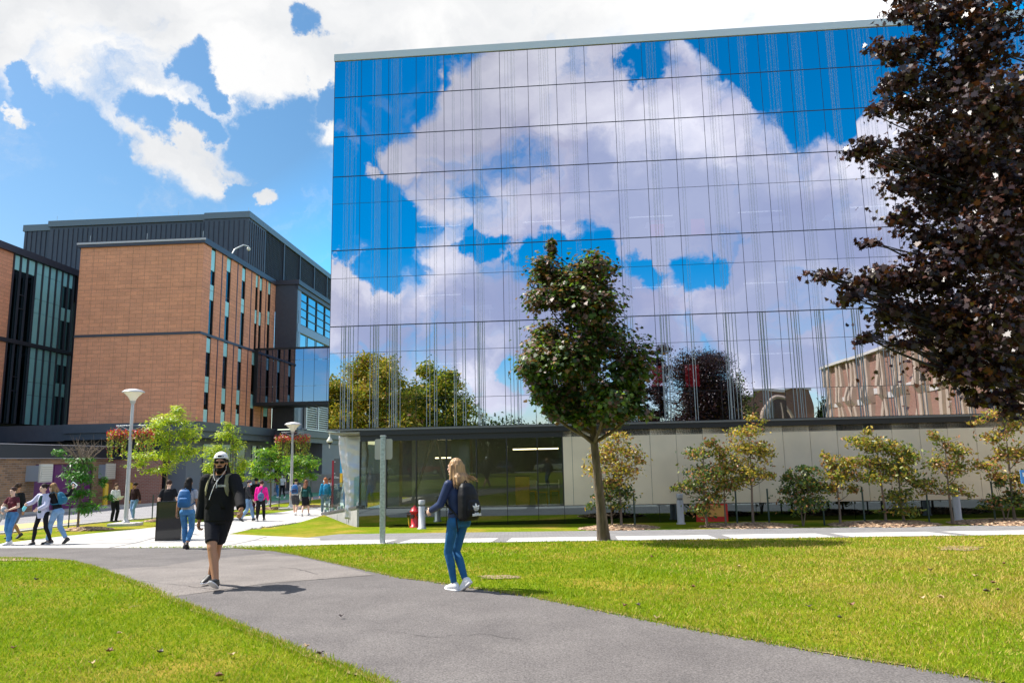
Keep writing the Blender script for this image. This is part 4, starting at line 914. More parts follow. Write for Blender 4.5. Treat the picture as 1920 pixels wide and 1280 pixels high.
# --- the purple maple at the right edge
pb = np.array([7.35, 9.3, 0]); 
def lp(cx, cy, rx, ry, y): q = AT(cx, cy, y); s = y/FPX; return (q[0]-pb[0], y-pb[1], q[2], rx*s, rx*s, ry*s)
LP = [lp(1610, 285, 40, 12, 8.9), lp(1535, 515, 26, 8, 8.8), lp(1590, 535, 40, 14, 8.8), lp(1645, 455, 34, 12, 8.9), lp(1700, 28, 46, 26, 9), lp(1655, 95, 40, 26, 8.9), lp(1640, 215, 34, 20, 9), lp(1720, 0, 50, 30, 9.2), lp(1800, -40, 90, 50, 9), lp(1665, 160, 44, 26, 9.1), lp(1760, 40, 85, 40, 9), lp(1850, 60, 90, 70, 8.6), lp(1700, 100, 60, 34, 9), lp(1790, 150, 110, 60, 9.2), lp(1690, 150, 50, 26, 8.8), lp(1720, 190, 60, 30, 9.3), lp(1870, 200, 100, 80, 8.2), lp(1760, 240, 80, 40, 9.5), lp(1640, 275, 50, 22, 8.8), lp(1700, 290, 70, 34, 9.1),
      lp(1800, 300, 90, 60, 9), lp(1880, 340, 80, 80, 8.4), lp(1690, 350, 50, 30, 9), lp(1770, 380, 80, 50, 9.4), lp(1690, 410, 45, 24, 9), lp(1740, 440, 60, 34, 8.9), lp(1850, 450, 100, 70, 8.7), lp(1560, 520, 48, 13, 8.8), lp(1630, 530, 60, 26, 8.9), lp(1700, 520, 70, 40, 9.2),
      lp(1780, 520, 90, 60, 8.9), lp(1610, 560, 40, 20, 8.8), lp(1680, 590, 60, 34, 9.0), lp(1760, 600, 80, 50, 9.3), lp(1860, 590, 90, 80, 8.5), lp(1620, 630, 34, 16, 8.9), lp(1700, 650, 44, 22, 9.0), lp(1780, 680, 60, 44, 9.1), lp(1850, 700, 70, 60, 8.7), lp(1830, 745, 40, 22, 8.9), lp(1890, 750, 40, 34, 8.6), lp(1790, 645, 60, 40, 9.0),
      (1.5, .5, 5, 1.6, 2.2, 1.6), (1.8, -.5, 3.5, 1.4, 1.8, 1.0), (1.0, 1.5, 4.5, 1.6, 1.3, 1.6), (.5, 1.8, 6.3, 1.6, 1.2, 1.2), (1.4, -.3, 7.0, 1.3, 1.6, .8), (.3, 1.6, 3.2, 1.6, 1.0, .9)]
tree('purple_maple', 'large dark purple leaved maple overhanging the right edge of the view', pb, 8, .20, LP, 98000, .076, 'maple', [P1, P2, P3], [64, 30, 6], 31, up=.35, sig=.27, ncl=80, fork=.25, bark=BARKD, thin=.4)
# --- street trees on the left
tree('locust_tree', 'feathery deep green young tree with bare reddish twigs at its top', G(148, 993), 3.4, .05, [lump(x, y, a, b, dy, None, G(148, 993)) for x, y, a, b, dy in ((150, 870, 28, 18, 0), (112, 850, 14, 12, .1), (130, 890, 26, 14, 0), (160, 895, 28, 18, -.2), (165, 860, 20, 10, .2), (150, 925, 26, 16, 0), (125, 915, 14, 12, .2), (190, 900, 14, 14, .1), (165, 950, 30, 14, -.1), (205, 930, 16, 10, 0), (150, 955, 16, 10, .2))], 2600, .15, 'frond', [F1, F2, Y3], [70, 24, 6], 41, up=.65, sig=.22, droop=.6,
     bark=BARK, bare=[((0, 0, 2.35), 14, 1.25), ((.05, 0, 2.6), 8, .8)])
def pxtree(label, base, lps, nl, size, mats, wts, seed, name='honey_locust', shape='frond', **k):
    b = G(*base) if len(base) == 2 else np.array(base); return tree(name, label, b, max(AT(l[0], l[1], b[1])[2] for l in lps)-b[2], k.pop('tr', .055), [lump(*l[:4], l[4] if len(l) > 4 else 0, None, b) for l in lps], nl, size, shape, mats, wts, seed, **k)
pxtree('yellow green feathery tree between the lamp post and the brick building', (309, 975), ((335, 770, 24, 16), (320, 790, 44, 20), (345, 810, 36, 22, .2), (300, 815, 40, 26, -.2), (280, 855, 40, 14), (320, 850, 36, 26), (355, 845, 30, 24, .3), (260, 870, 24, 10), (300, 880, 34, 12, -.2), (285, 800, 24, 16, .2)), 4200, .17, [Y1, Y2, Y3], [50, 42, 8], 42, up=.6, sig=.22)
pxtree('yellow green tree directly behind the man in the white cap', (432, 963), ((425, 795, 14, 10), (428, 815, 30, 18), (405, 845, 30, 18), (445, 835, 22, 20), (420, 875, 36, 20), (390, 880, 24, 14), (455, 870, 22, 18), (430, 895, 30, 12)), 3000, .17, [Y1, Y2, Y3], [55, 35, 10], 43, up=.6, sig=.24)
pxtree('slim green tree standing behind the person in the pink hoodie', (506, 954), ((500, 850, 26, 16), (485, 870, 26, 16), (520, 865, 24, 16), (505, 890, 30, 14), (480, 888, 18, 10)), 1900, .19, [Y3, Y1, F2], [50, 30, 20], 44, up=.6, sig=.26)
pxtree('green tree right behind the second lamp post', (572, 950), ((560, 860, 24, 16), (545, 875, 24, 14), (580, 872, 22, 16), (560, 890, 30, 14), (585, 893, 18, 9)), 1900, .19, [Y3, Y1, F2], [55, 25, 20], 45, up=.6, sig=.26)
# --- row of young trees before the beige panels
OL = [A1_, A2_, A3_, A4_]; gname = 'young trees in front of the beige panels'
def FB(px_, off):
    d = ray(px_, 972); t = ((B0-CO)@NB-off)/(d@NB); p = CO+d*t; return np.array([p[0], p[1], gz(p[1])])
def row(label, base, lps, nl, w, seed, tr=.045, off=2.55, **k): return pxtree(label, tuple(FB(base[0], off)), lps, int(nl*1.25), .115, OL, w, seed, name='young_tree', shape='small', tr=tr, group=gname, sig=.27, up=.3, ncl=40, **k)
row('golden leaved young tree right behind the maple trunk, first of the row', (1163, 978), ((1165, 815, 26, 14), (1150, 840, 40, 26, .2), (1185, 850, 26, 22), (1130, 865, 30, 20, .2), (1165, 880, 44, 24), (1200, 862, 22, 10), (1110, 880, 26, 16), (1150, 905, 34, 16), (1130, 925, 16, 12)), 1700, [20, 52, 22, 6], 51)
row('small dull green tree low between the maple trunk and the golden tree', (1147, 972), ((1150, 915, 30, 20), (1130, 935, 28, 14), (1170, 925, 26, 20), (1105, 948, 16, 8), (1160, 950, 26, 12)), 800, [25, 5, 5, 65], 52, tr=.035)
row('dark green bushy tree behind the middle light bollard', (1324, 976), ((1330, 835, 20, 16), (1310, 850, 30, 18), (1325, 885, 40, 26), (1300, 912, 36, 16), (1270, 915, 16, 8), (1335, 930, 36, 20), (1315, 955, 34, 14)), 1700, [30, 8, 22, 40], 53)
row('slender rust tinted tree growing before the red framed window', (1361, 974), ((1352, 850, 20, 18), (1360, 880, 26, 20), (1350, 905, 24, 14), (1370, 915, 26, 14)), 800, [40, 25, 25, 10], 54, tr=.035)
row('tall golden tree reaching over the black fascia line', (1413, 975), ((1402, 785, 18, 12), (1430, 790, 12, 8), (1400, 810, 36, 16), (1395, 840, 40, 20), (1380, 865, 30, 16), (1425, 850, 30, 24), (1400, 885, 44, 22), (1440, 890, 24, 12), (1385, 900, 30, 12)), 2000, [34, 46, 14, 6], 55)
row('low dark green shrub between the two golden trees', (1505, 970), ((1510, 880, 26, 12), (1500, 905, 38, 20), (1480, 890, 20, 14), (1525, 915, 30, 20), (1505, 940, 46, 20), (1475, 920, 14, 12)), 1900, [22, 3, 10, 65], 56, stems=4, spread=.3, cat='shrub', tr=.025)
row('short golden tree just right of the dark green shrub', (1574, 968), ((1545, 855, 10, 12), (1560, 865, 22, 16), (1590, 870, 26, 16), (1575, 890, 36, 20), (1560, 915, 20, 12), (1595, 920, 18, 10)), 1200, [40, 34, 20, 6], 57)
row('broad golden green tree on the second mulch bed', (1658, 973), ((1628, 805, 14, 12), (1610, 825, 30, 14), (1640, 835, 36, 20), (1670, 840, 30, 20), (1690, 860, 26, 20), (1620, 865, 30, 18), (1660, 875, 44, 22), (1640, 895, 40, 14)), 2100, [48, 34, 10, 8], 58)
row('green bushy tree on the right side of the second mulch bed', (1693, 971), ((1700, 850, 26, 20), (1690, 885, 34, 24), (1715, 905, 24, 18), (1685, 930, 34, 18), (1700, 955, 30, 12), (1655, 960, 12, 6)), 1500, [52, 14, 8, 26], 59)
row('open multi stemmed tree behind the rightmost light bollard', (1785, 968), ((1750, 820, 16, 18), (1775, 830, 24, 22), (1800, 845, 26, 22), (1760, 870, 30, 22), (1800, 880, 30, 22), (1745, 905, 24, 16), (1790, 915, 34, 16), (1735, 925, 14, 10), (1820, 930, 16, 8)), 1300, [46, 20, 22, 12], 60)
row('rust coloured tree at the far right end of the row', (1903, 965), ((1870, 775, 34, 12), (1840, 790, 20, 8), (1900, 800, 26, 22), (1865, 820, 26, 20), (1885, 850, 30, 20), (1850, 870, 30, 14), (1910, 850, 26, 24), (1870, 890, 30, 12), (1905, 900, 26, 20)), 1700, [34, 32, 30, 4], 61)
row('dark green bush at the foot of the rust coloured tree', (1885, 962), ((1880, 905, 16, 14), (1905, 935, 26, 18), (1870, 940, 22, 14), (1850, 952, 16, 6)), 1000, [20, 4, 16, 60], 62, stems=3, spread=.3, cat='shrub', tr=.02)
# stakes and mulch
STK = mat('green_stake', (.05, .08, .07), .6, .3)
stk = None
for px_, py_, h in ((1133, 974, .95), (1190, 976, 1.1), (1382, 969, 1.15), (1442, 970, 1.15), (1621, 971, 1.15), (1742, 969, .9), (1866, 968, 1.25), (1545, 970, .6), (128, 991, 1.35), (285, 973, 1.1), (523, 951, 1.6), (582, 944, 1.4)):
    b = FB(px_, 2.4) if px_ > 1000 else G(px_, py_); o = MB().tube([(0, 0, -.05), (0, 0, h)], .028, 6).build('stake', STK); o.location = b
    tag(o, 'thin dark metal stake in the ground beside a young tree', 'stake', 'metal tree stakes')
mb = MB(); random.seed(8)
MUL = [mat('mulch_a', (.34, .22, .13), .95), mat('mulch_b', (.48, .34, .22), .95), mat('mulch_c', (.20, .12, .08), .95)]
for px_, py_, r_ in ((1160, 979, 1.15), (1413, 975, 1.2), (1345, 976, .5), (1655, 972, 1.5), (1700, 970, .7), (1900, 966, 1.7), (160, 993, .9), (309, 976, .8), (432, 964, 1.0), (508, 954, 1.1), (575, 950, 1.0)):
    b = FB(px_, 2.5) if px_ > 1000 else G(px_, py_)
    for q in range(int(900*r_)):
        a = random.uniform(0, 6.28); rr = r_*math.sqrt(random.random()); x = b[0]+rr*math.cos(a)*1.1; y = b[1]+rr*math.sin(a)*.8; z = gz(y)+.10*(1-(rr/r_)**2)+.004
        w = random.uniform(.02, .05); th = random.uniform(0, 3.14); l = random.uniform(.03, .09); c, s = math.cos(th), math.sin(th)
        mb.add([(x-c*l-s*w, y-s*l+c*w, z), (x+c*l-s*w, y+s*l+c*w, z+random.uniform(0, .03)), (x+c*l+s*w, y+s*l-c*w, z+random.uniform(0, .03)), (x-c*l+s*w, y-s*l-c*w, z)], [(0, 1, 2, 3)], random.randrange(3))
    n = 14; mb.add([(b[0]+r_*1.0*math.cos(2*math.pi*k/n), b[1]+r_*.75*math.sin(2*math.pi*k/n), gz(b[1]+r_*.75*math.sin(2*math.pi*k/n))-.01) for k in range(n)]+[(b[0], b[1], gz(b[1])+.09)], [(k, (k+1) % n, n) for k in range(n)], 0, True)
tag(mb.build('mulch', MUL), 'brown bark mulch heaped around the young trees', 'mulch', kind='stuff')
# fallen leaves on the near lawn
FL = [mat('fallen_brown', (.20, .09, .05), .7), mat('fallen_tan', (.50, .36, .2), .7), mat('fallen_dark', (.05, .03, .03), .6)]
for i, (px_, py_) in enumerate(((205, 1227), (223, 1193), (68, 1090), (25, 1221), (172, 1250), (300, 1229), (410, 1274), (434, 1234), (640, 1160), (1172, 1140), (1232, 1164), (1197, 1139), (1300, 1104), (1386, 1065), (1575, 1163), (1597, 1139), (1730, 1126), (1745, 1073), (1883, 1060), (1830, 1084), (1850, 1113), (1872, 1110), (1765, 1125), (1517, 1142), (1223, 1047), (575, 1218), (600, 1232), (1863, 1097))):
    b = G(px_, py_); rs = random.Random(i); s = rs.uniform(.045, .075); a = rs.uniform(0, 6.28); pts = []
    for (u, v) in SHP['maple']: pts.append((s*(u*math.cos(a)-v*math.sin(a)), s*(u*math.sin(a)+v*math.cos(a)), s*.6*abs(u)+.02+rs.uniform(0, .012)))
    mb = MB(); mb.add(pts+[(0, 0, .018)], [(k, (k+1) % 16, 16) for k in range(16)]); o = mb.build('fallen_leaf', FL[i % 3]); o.location = (b[0], b[1], b[2]+.012)
    sm = o.modifiers.new('t', 'SOLIDIFY'); sm.thickness = .002
    tag(o, 'small dry curled fallen leaf lying on the lawn or path', 'leaf', 'fallen leaves')
# ================================================================ STREET FURNITURE
GALV = mat('galvanised', (.42, .44, .46), .45, .6, var=.12, vscale=14); LAMPG = mat('lamp_grey', (.46, .46, .47), .5, .2)
def lamp(base, toppx, label, y):
    b = np.array(base); b[2] = gz(b[1]); top = AT(*toppx, b[1])[2]-b[2]; t = thing('street_lamp', label, 'street lamp', b, 0, 'street lamps')
    n = 20; ring = lambda r, z: [(r*math.cos(2*math.pi*k/n), r*math.sin(2*math.pi*k/n), z) for k in range(n)]
    bs = MB().box(-.55, .55, -.4, .4, -.15, .12).build('concrete_base', KERB, t); bevel(bs, .03)
    MB().rings([ring(.16, .12), ring(.16, .16), ring(.11, .18), ring(.09, .3), ring(.062, top-.62)]).build('pole', LAMPG, t)
    mb = MB()
    for k in range(4): a = k*math.pi/2+.7; mb.tube([(.13*math.cos(a), .13*math.sin(a), .12), (.13*math.cos(a), .13*math.sin(a), .21)], .02, 6)
    mb.build('anchor_bolt', GALV, t)
    MB().rings([ring(.07, top-.62), ring(.09, top-.60), ring(.12, top-.50)]).build('collar', LAMPG, t)
    gl = MB().rings([ring(.10, top-.5), ring(.20, top-.33), ring(.38, top-.15)]).build('lamp_glass', mat('lamp_glass', (.72, .68, .60), .35, emit=(1, .9, .75), estr=.06), t)
    MB().rings([ring(.44, top-.15), ring(.44, top-.12), ring(.33, top-.05), ring(.12, top), ring(.01, top+.01)]).build('lamp_shade', LAMPG, t)
    mb = MB(); h = y
    mb.tube([(-.62, 0, h+.12), (.62, 0, h+.12)], .012, 6)
    for s in (-1, 1): mb.tube([(0, 0, h-.12), (s*.5, 0, h+.12)], .014, 6)
    mb.build('bracket', GALV, t); return t, b
l1, b1 = lamp(G(235, 985), (247, 729), 'near street lamp with a tapered grey pole beside the lawn strip', 3.95)
l2, b2 = lamp(G(545, 955), (546, 791), 'distant street lamp behind the couple walking away', 4.0)
RF = [leafmat('red_flower', (.55, .04, .04), .3), leafmat('vine_lime', (.35, .42, .05), .4), leafmat('vine_olive', (.14, .12, .03), .3), leafmat('dark_red_leaf', (.22, .05, .05), .3)]
def basket(b, dx, h, label, seed, sc=1):
    rs = np.random.default_rng(seed); t = thing('hanging_basket', label, 'flower basket', (b[0]+dx, b[1], b[2]+h), 0, 'hanging flower baskets'); n = 12
    ring = lambda r, z: [(r*math.cos(2*math.pi*k/n), r*math.sin(2*math.pi*k/n), z) for k in range(n)]
    MB().rings([ring(.08, -.62), ring(.2, -.56), ring(.26, -.38), ring(.27, -.36)]).build('pot', mat('pot_brown', (.10, .05, .03), .8), t)
    mb = MB()
    for k in range(3): mb.tube([(0, 0, 0), (.25*math.cos(k*2.1), .25*math.sin(k*2.1), -.36)], .006, 4)
    mb.build('chain', GALV, t)
    m_ = 520; a = rs.uniform(0, 6.28, m_); r = .45*np.sqrt(rs.random(m_)); P = np.stack([r*np.cos(a), r*np.sin(a), rs.normal(-.25, .10, m_)-r*.25], 1)
    leaves('flowers', P*sc, .085, 'small', RF, rs.choice(4, m_, p=[.5, .15, .13, .22]), t, rs, up=.4)['kind'] = 'stuff'
    V = []
    for k in range(34): a_ = rs.uniform(0, 6.28); l_ = rs.uniform(.35, 1.05); q = np.arange(0, l_, .045); rr = .30+rs.uniform(-.08, .12); V.append(np.stack([rr*math.cos(a_)+rs.normal(0, .02, len(q)), rr*math.sin(a_)+rs.normal(0, .02, len(q)), -.40-q], 1))
    V = np.concatenate(V); leaves('vines', V*sc, .07, 'small', RF, rs.choice(4, len(V), p=[.06, .62, .28, .04]), t, rs, up=.0, droop=1)['kind'] = 'stuff'
basket(b1, -.52, 4.05, 'red flowers with trailing vines hanging left of the near lamp pole', 1); basket(b1, .52, 4.05, 'red flowers with trailing vines hanging right of the near lamp pole', 2)
basket(b2, -.52, 4.1, 'red flower basket hanging left of the distant lamp pole', 3); basket(b2, .52, 4.1, 'red flower basket hanging right of the distant lamp pole', 4)
# light bollards
def bollard(px_, py_, toppy, label):
    b = G(px_, py_); h = AT(px_, toppy, b[1])[2]-b[2]; t = thing('light_bollard', label, 'bollard', b, 0, 'grey light bollards'); n = 20; r = .115
    ring = lambda r, z: [(r*math.cos(2*math.pi*k/n), r*math.sin(2*math.pi*k/n), z) for k in range(n)]
    BG = mat('bollard_grey', (.40, .41, .44), .45, .2, var=.04)
    MB().rings([ring(.15, -.05), ring(.15, .04), ring(r, .05), ring(r, h-.22), ring(r*.95, h-.21)]).build('post', BG, t)
    MB().rings([ring(r*.82, h-.21), ring(r*.82, h-.14)]).build('lens', mat('bollard_lens', (.16, .17, .19), .2), t)
    MB().rings([ring(r, h-.14), ring(r*1.02, h-.02), ring(r*.9, h)]).build('head', BG, t)
bollard(791, 991, 937, 'light bollard beside the red fire hydrant'); bollard(1277, 982, 925, 'light bollard in the middle, before the dark bushy tree'); bollard(1797, 975, 916, 'light bollard on the right near the open tree')
# hydrant
hb = G(777, 988); t = thing('fire_hydrant', 'red fire hydrant partly hidden by the grey light bollard', 'fire hydrant', hb, R(-20)); n = 18
ring = lambda r, z: [(r*math.cos(2*math.pi*k/n), r*math.sin(2*math.pi*k/n), z) for k in range(n)]
HR = mat('hydrant_red', (.55, .02, .03), .35); HK = mat('hydrant_black', (.05, .02, .02), .5); HY = mat('hydrant_yellow', (.8, .5, .03), .5)
MB().rings([ring(.17, -.05), ring(.17, .04), ring(.125, .05), ring(.12, .5), ring(.16, .52), ring(.16, .56), ring(.12, .58), ring(.10, .66), ring(.04, .71), ring(.03, .75)]).build('barrel', HR, t)
MB().tube([(-.1, 0, .42), (-.22, 0, .42)], .075, 12).tube([(-.22, 0, .42), (-.26, 0, .42)], .09, 6).build('side_outlet', HK, t); MB().tube([(.1, 0, .42), (.2, 0, .42)], .06, 12).build('side_outlet', HK, t); MB().tube([(0, -.1, .38), (0, -.2, .38)], .07, 12).build('front_outlet', HK, t)
MB().tube([(-.24, 0, .34), (-.2, -.05, .2), (-.17, -.06, .05)], .022, 6).build('chain', HY, t)
# signpost
sp = G(717, 1018); t = thing('sign_post', 'galvanised square steel sign post in the lawn seen from behind', 'sign post', sp, 0); h = AT(717, 816, sp[1])[2]-sp[2]
pq = MB(); pq.box(-.065, .065, -.065, .065, -.1, h-.04); pq.box(-.075, .075, -.075, .075, h-.039, h); o = pq.build('post', mat('post_steel', (.40, .44, .44), .5, .5, var=.25, vscale=16), t); bevel(o, .012)
mb = MB(); w = .235; pts = []
for cx, cz, a0 in ((w-.05, .27-.05, 0), (-w+.05, .27-.05, 90), (-w+.05, -.27+.05, 180), (w-.05, -.27+.05, 270)):
    for k in range(5): a = R(a0+k*22.5); pts.append((cx+.05*math.cos(a), cz+.05*math.sin(a)))
n = len(pts); zc = h-.36; mb.add([(x, .075, z+zc) for x, z in pts]+[(x, .08, z+zc) for x, z in pts], [tuple(range(n)), tuple(range(n, 2*n))[::-1]]+[(i, n+i, n+(i+1) % n, (i+1) % n) for i in range(n)]); mb.build('sign_plate', mat('sign_back', (.42, .40, .37), .35, .5), t)
# black monolith sign
mo = G(316, 1013); t = thing('monolith_sign', 'blank black slab sign standing on the concrete walk', 'sign', mo, R(14)); q = AT(316, 939, mo[1])[2]-mo[2]
mb = MB().box(-.36, .36, -.12, .12, -.05, q); o = mb.build('slab', mat('gloss_black', (.012, .012, .014), .12), t); bevel(o, .01); MB().box(-.30, .345, -.123, -.1205, .06, q-.04).build('front_panel', mat('gloss_black2', (.02, .02, .022), .06), t)
MB().box(.0, .35, .125, .35, -.05, q-.05).build('rear_slab', mat('matt_black', (.015, .015, .015), .6), t)
# wayfinding totem
tp = AT(632, 900, 40.); tp[2] = gz(40); t = thing('wayfinding_totem', 'dark grey wayfinding totem with red, blue and yellow edges', 'sign', tp, -YB); th = AT(632, 861, 40.)[2]-tp[2]
MB().box(-.17, .17, -.05, .05, 0, th+.05).build('panel', mat('totem_grey', (.09, .095, .10), .5), t); MB().box(-.27, -.172, -.07, .05, -.0, th-.05).build('red_edge', mat('totem_red', (.32, .01, .03), .5), t)
zz = th*.45; MB().box(.172, .29, -.07, .05, th*.72, th+.1).build('blue_edge', mat('totem_blue', (.02, .35, .65), .5), t); MB().box(.172, .29, -.07, .05, zz, th*.72-.002).build('yellow_edge', mat('totem_yellow', (.85, .50, .02), .5), t)
def text(s, size, M, parent, loc, rot=(R(90), 0, 0), name='lettering', ext=.002, sx=1):
    cu = bpy.data.curves.new(name, 'FONT'); cu.body = s; cu.size = size; cu.extrude = ext; cu.align_x = 'CENTER'; o = bpy.data.objects.new(name, cu); COL.objects.link(o)
    dg = bpy.context.evaluated_depsgraph_get(); dg.update(); me = bpy.data.meshes.new_from_object(o.evaluated_get(dg)); bpy.data.objects.remove(o)
    me.materials.clear(); me.materials.append(M); o2 = bpy.data.objects.new(name, me); COL.objects.link(o2); o2.parent = parent; o2.location = loc; o2.rotation_euler = rot; o2.scale = (sx, 1, 1); return o2
WHT = mat('white_ink', (.75, .75, .74), .6); mb = MB()
for z in (th-.12, th*.72, th*.45): mb.box(-.13, -.10, -.056, -.051, z-.03, z+.03)
mb.build('arrow', WHT, t); text('Elec', .17, WHT, t, (.0, -.056, th*.62), name='lettering')
mb = MB()
for k in range(5): mb.box(-.12, .1-.02*(k % 2), -.055, -.051, th*.5-.06*k, th*.5-.06*k+.02)
mb.build('lettering', WHT, t)
# yellow posts by the annex, far away
for k, (px_, py_, lab) in enumerate(((183, 950, 'yellow safety post right of the feathery green tree'), (210, 948, 'yellow safety post behind the woman in the white jacket'))):
    b = loc_a(-5.0+k*.8, -1.6+k*1.4, gz(48)); t = thing('safety_post', lab, 'bollard', b, 0, 'yellow safety posts'); n = 14; MB().rings([ring(.16, 0), ring(.16, 1.35), ring(.1, 1.42)]).build('post', HY, t); MB().rings([ring(.19, -.02), ring(.19, .05)]).build('footing', KERB, t)
# blue sign glimpsed at the right edge
bs = AT(1922, 893, 22.5); t = thing('blue_sign', 'small blue and white sign on a post at the right edge of the view', 'sign', (bs[0], bs[1], gz(22.5)), 0); MB().box(-.14, .2, -.02, .0, bs[2]-gz(22.5)-.2, bs[2]-gz(22.5)+.2).build('plate', mat('sign_blue', (.05, .25, .6), .5), t); MB().tube([(.05, .03, 0), (.05, .03, bs[2]-gz(22.5)+.25)], .03, 8).build('post', GALV, t)
MB().box(-.08, .14, -.024, -.021, bs[2]-gz(22.5)+.0, bs[2]-gz(22.5)+.12).build('symbol', WHT, t)
# ================================================================ PEOPLE
def V3(*a): return np.array(a, float)
def nrm(v): return v/(np.linalg.norm(v)+1e-9)
def ik(a, b, l1, l2, pole):
    d = b-a; D = np.linalg.norm(d)
    if D > (l1+l2)*.995: b = a+d/D*(l1+l2)*.995; d = b-a; D = np.linalg.norm(d)
    x = (D*D+l1*l1-l2*l2)/(2*D); h = math.sqrt(max(0, l1*l1-x*x)); u = d/D; p = pole-u*(pole@u); p = nrm(p)
    return a+u*x+p*h, b
SK = {'tan': mat('skin_tan', (.40, .19, .10), .55, var=.05), 'pale': mat('skin_pale', (.66, .42, .31), .55, var=.05), 'brown': mat('skin_brown', (.30, .15, .09), .55, var=.05)}
def cloth(name, c, rough=.85, bump=.35, bs=9, var=.12): return mat(name, c, rough, spec=.2, var=var, vscale=6, bump=bump, bscale=bs)
HAIR = lambda n, c, v=.45: mat(n, c, .65, spec=.15, var=v, vscale=22, bump=.8, bscale=30, stretch=(1, 1, .12))
def person(label, base, rz, H=1.75, vox=.012, skin='pale', lf=(-.10, 0, .08), rf=(.10, 0, .08), lh=(-.27, .04, .82), rh=(.27, .04, .82), lean=.03, tw=0, hy=0, hp=0, fem=False, pit=(0, 0), fy=(0, 0), lp=None, rp=None, root=None,
           top=None, bottom=None, shoes=None, hair=None, hairc=(.03, .02, .015), cap=None, extra=None, build=1.0, fist=True, kind='person', pz=.93, sway=0, lpole=None, rpole=None, sole=None):
    s = H/1.75; T = thing('person', label, 'person', base, rz); T.scale = (s, s, s)
    f = V3(0, 1, 0); up = nrm(V3(sway, math.sin(lean), math.cos(lean))); ft = nrm(V3(0, math.cos(lean), -math.sin(lean))); sx = V3(math.cos(tw), math.sin(tw), 0)
    pel = V3(0, 0, pz); if_ = 1.0 if not fem else .90; B = build
    hipw = .092 if not fem else .098; hl, hr = pel+V3(-hipw, 0, -.02), pel+V3(hipw, 0, -.02)
    waist = pel+up*.17; chest = pel+up*.36; neck = pel+up*.535+ft*.0; shw = .175*if_*(B if B > 1 else 1)
    sl_, sr_ = neck-up*.055-sx*shw, neck-up*.055+sx*shw
    lf, rf, lh, rh = (V3(*q) for q in (lf, rf, lh, rh))
    kl, lf = ik(hl, lf, .43, .425, lpole if lpole is not None else V3(-.1, 1, 0)); kr, rf = ik(hr, rf, .43, .425, rpole if rpole is not None else V3(.1, 1, 0))
    el, lh = ik(sl_, lh, .285, .25, lp if lp is not None else V3(-.4, -1, -.2)); er, rh = ik(sr_, rh, .285, .25, rp if rp is not None else V3(.4, -1, -.2))
    headR = np.array(Matrix.Rotation(hy, 3, 'Z') @ Matrix.Rotation(hp, 3, 'X')); hc = neck+up*.165+ft*.02; HP = lambda x, y, z: hc+headR @ V3(x, y, z)
    J = dict(pel=pel, waist=waist, chest=chest, neck=neck, sl=sl_, sr=sr_, el=el, er=er, lh=lh, rh=rh, kl=kl, kr=kr, lf=lf, rf=rf, up=up, ft=ft, sx=sx, HP=HP, headR=headR, T=T, hc=hc, hl=hl, hr=hr)
    bd = MB(); lb = .92 if fem else 1.0; lb *= B
    bd.cap(neck-up*.06, .062*lb, hc-up*.04, .052*lb)
    bd.ell(HP(0, -.005, .02), (.076, .096, .105), rot=headR, n=18, k=12); bd.ell(HP(0, .028, -.045), (.055, .060, .065), rot=headR); bd.cap(HP(0, .09, .012), .012, HP(0, .108, -.018), .015, 8)
    for q in (-1, 1): bd.ell(HP(q*.077, -.008, -.005), (.012, .022, .032), rot=headR, n=8, k=6)
    bd.cap(HP(-.03, .085, .032), .012, HP(.03, .085, .032), .012, 8); bd.cap(HP(-.018, .086, -.048), .011, HP(.018, .086, -.048), .011, 8); bd.ell(HP(0, .073, -.085), (.025, .022, .02))
    st = lambda c, rx, ry: (c, sx*rx*lb, ft*ry*lb)
    bd.loft([st(pel-up*.08, .13, .09), st(pel, .15, .10), st(waist, .125 if not fem else .11, .09), st(chest, .15, .10), st(neck-up*.06, .13, .07), st(neck, .06, .055)])
    for a, k, b in ((hl, kl, lf), (hr, kr, rf)):
        bd.cap(a, .082*lb, k, .055*lb, 12); cm = k+(b-k)*.3+V3(0, -.015, 0); bd.cap(k, .052*lb, cm, .057*lb, 12); bd.cap(cm, .057*lb, b, .036*lb, 12)
    hands = []
    for sg, a, e, w in ((-1, sl_, el, lh), (1, sr_, er, rh)):
        bd.cap(a, .052*lb, e, .040*lb); fm = e+(w-e)*.3; bd.cap(e, .040*lb, fm, .042*lb); bd.cap(fm, .042*lb, w, .025*lb)
        d = nrm(w-e); side = nrm(np.cross(d, V3(sg, 0, 0)) if abs(d[0]) < .8 else np.cross(d, V3(0, 0, 1))); pn = nrm(np.cross(side, d))   # side = across the knuckles, pn = palm normal
        if pn[0]*sg > 0: pn = -pn
        palm = w+d*.05; rotm = np.stack([side, pn, d], 1); bd.ell(palm, (.040, .016, .052), rot=rotm, n=10, k=6)
        for i, (o_, ln) in enumerate(((-.030, .060), (-.010, .072), (.010, .068), (.029, .052))):
            k0 = w+d*.088+side*o_; k1 = k0+nrm(d*.75+pn*.65)*ln*.55; k2 = k1+nrm(d*.05+pn*1.0)*ln*.45; k3 = k2+nrm(-d*.7+pn*.45)*ln*.3
            bd.cap(k0-d*.02, .0095, k1, .0088, 8); bd.cap(k1, .0088, k2, .008, 8); bd.cap(k2, .008, k3, .0072, 8)
        sd_ = side if side[1] > 0 or (abs(side[1]) < .2 and side[2] > 0) else -side
        t0 = w+d*.025+sd_*.03; t1 = t0+nrm(d*.7+sd_*.8+pn*.3)*.035; t2 = t1+nrm(d*.9+pn*.6-sd_*.1)*.03; bd.cap(t0, .012, t1, .0105, 8); bd.cap(t1, .0105, t2, .009, 8)
        J['lhc' if sg < 0 else 'rhc'] = palm+d*.03
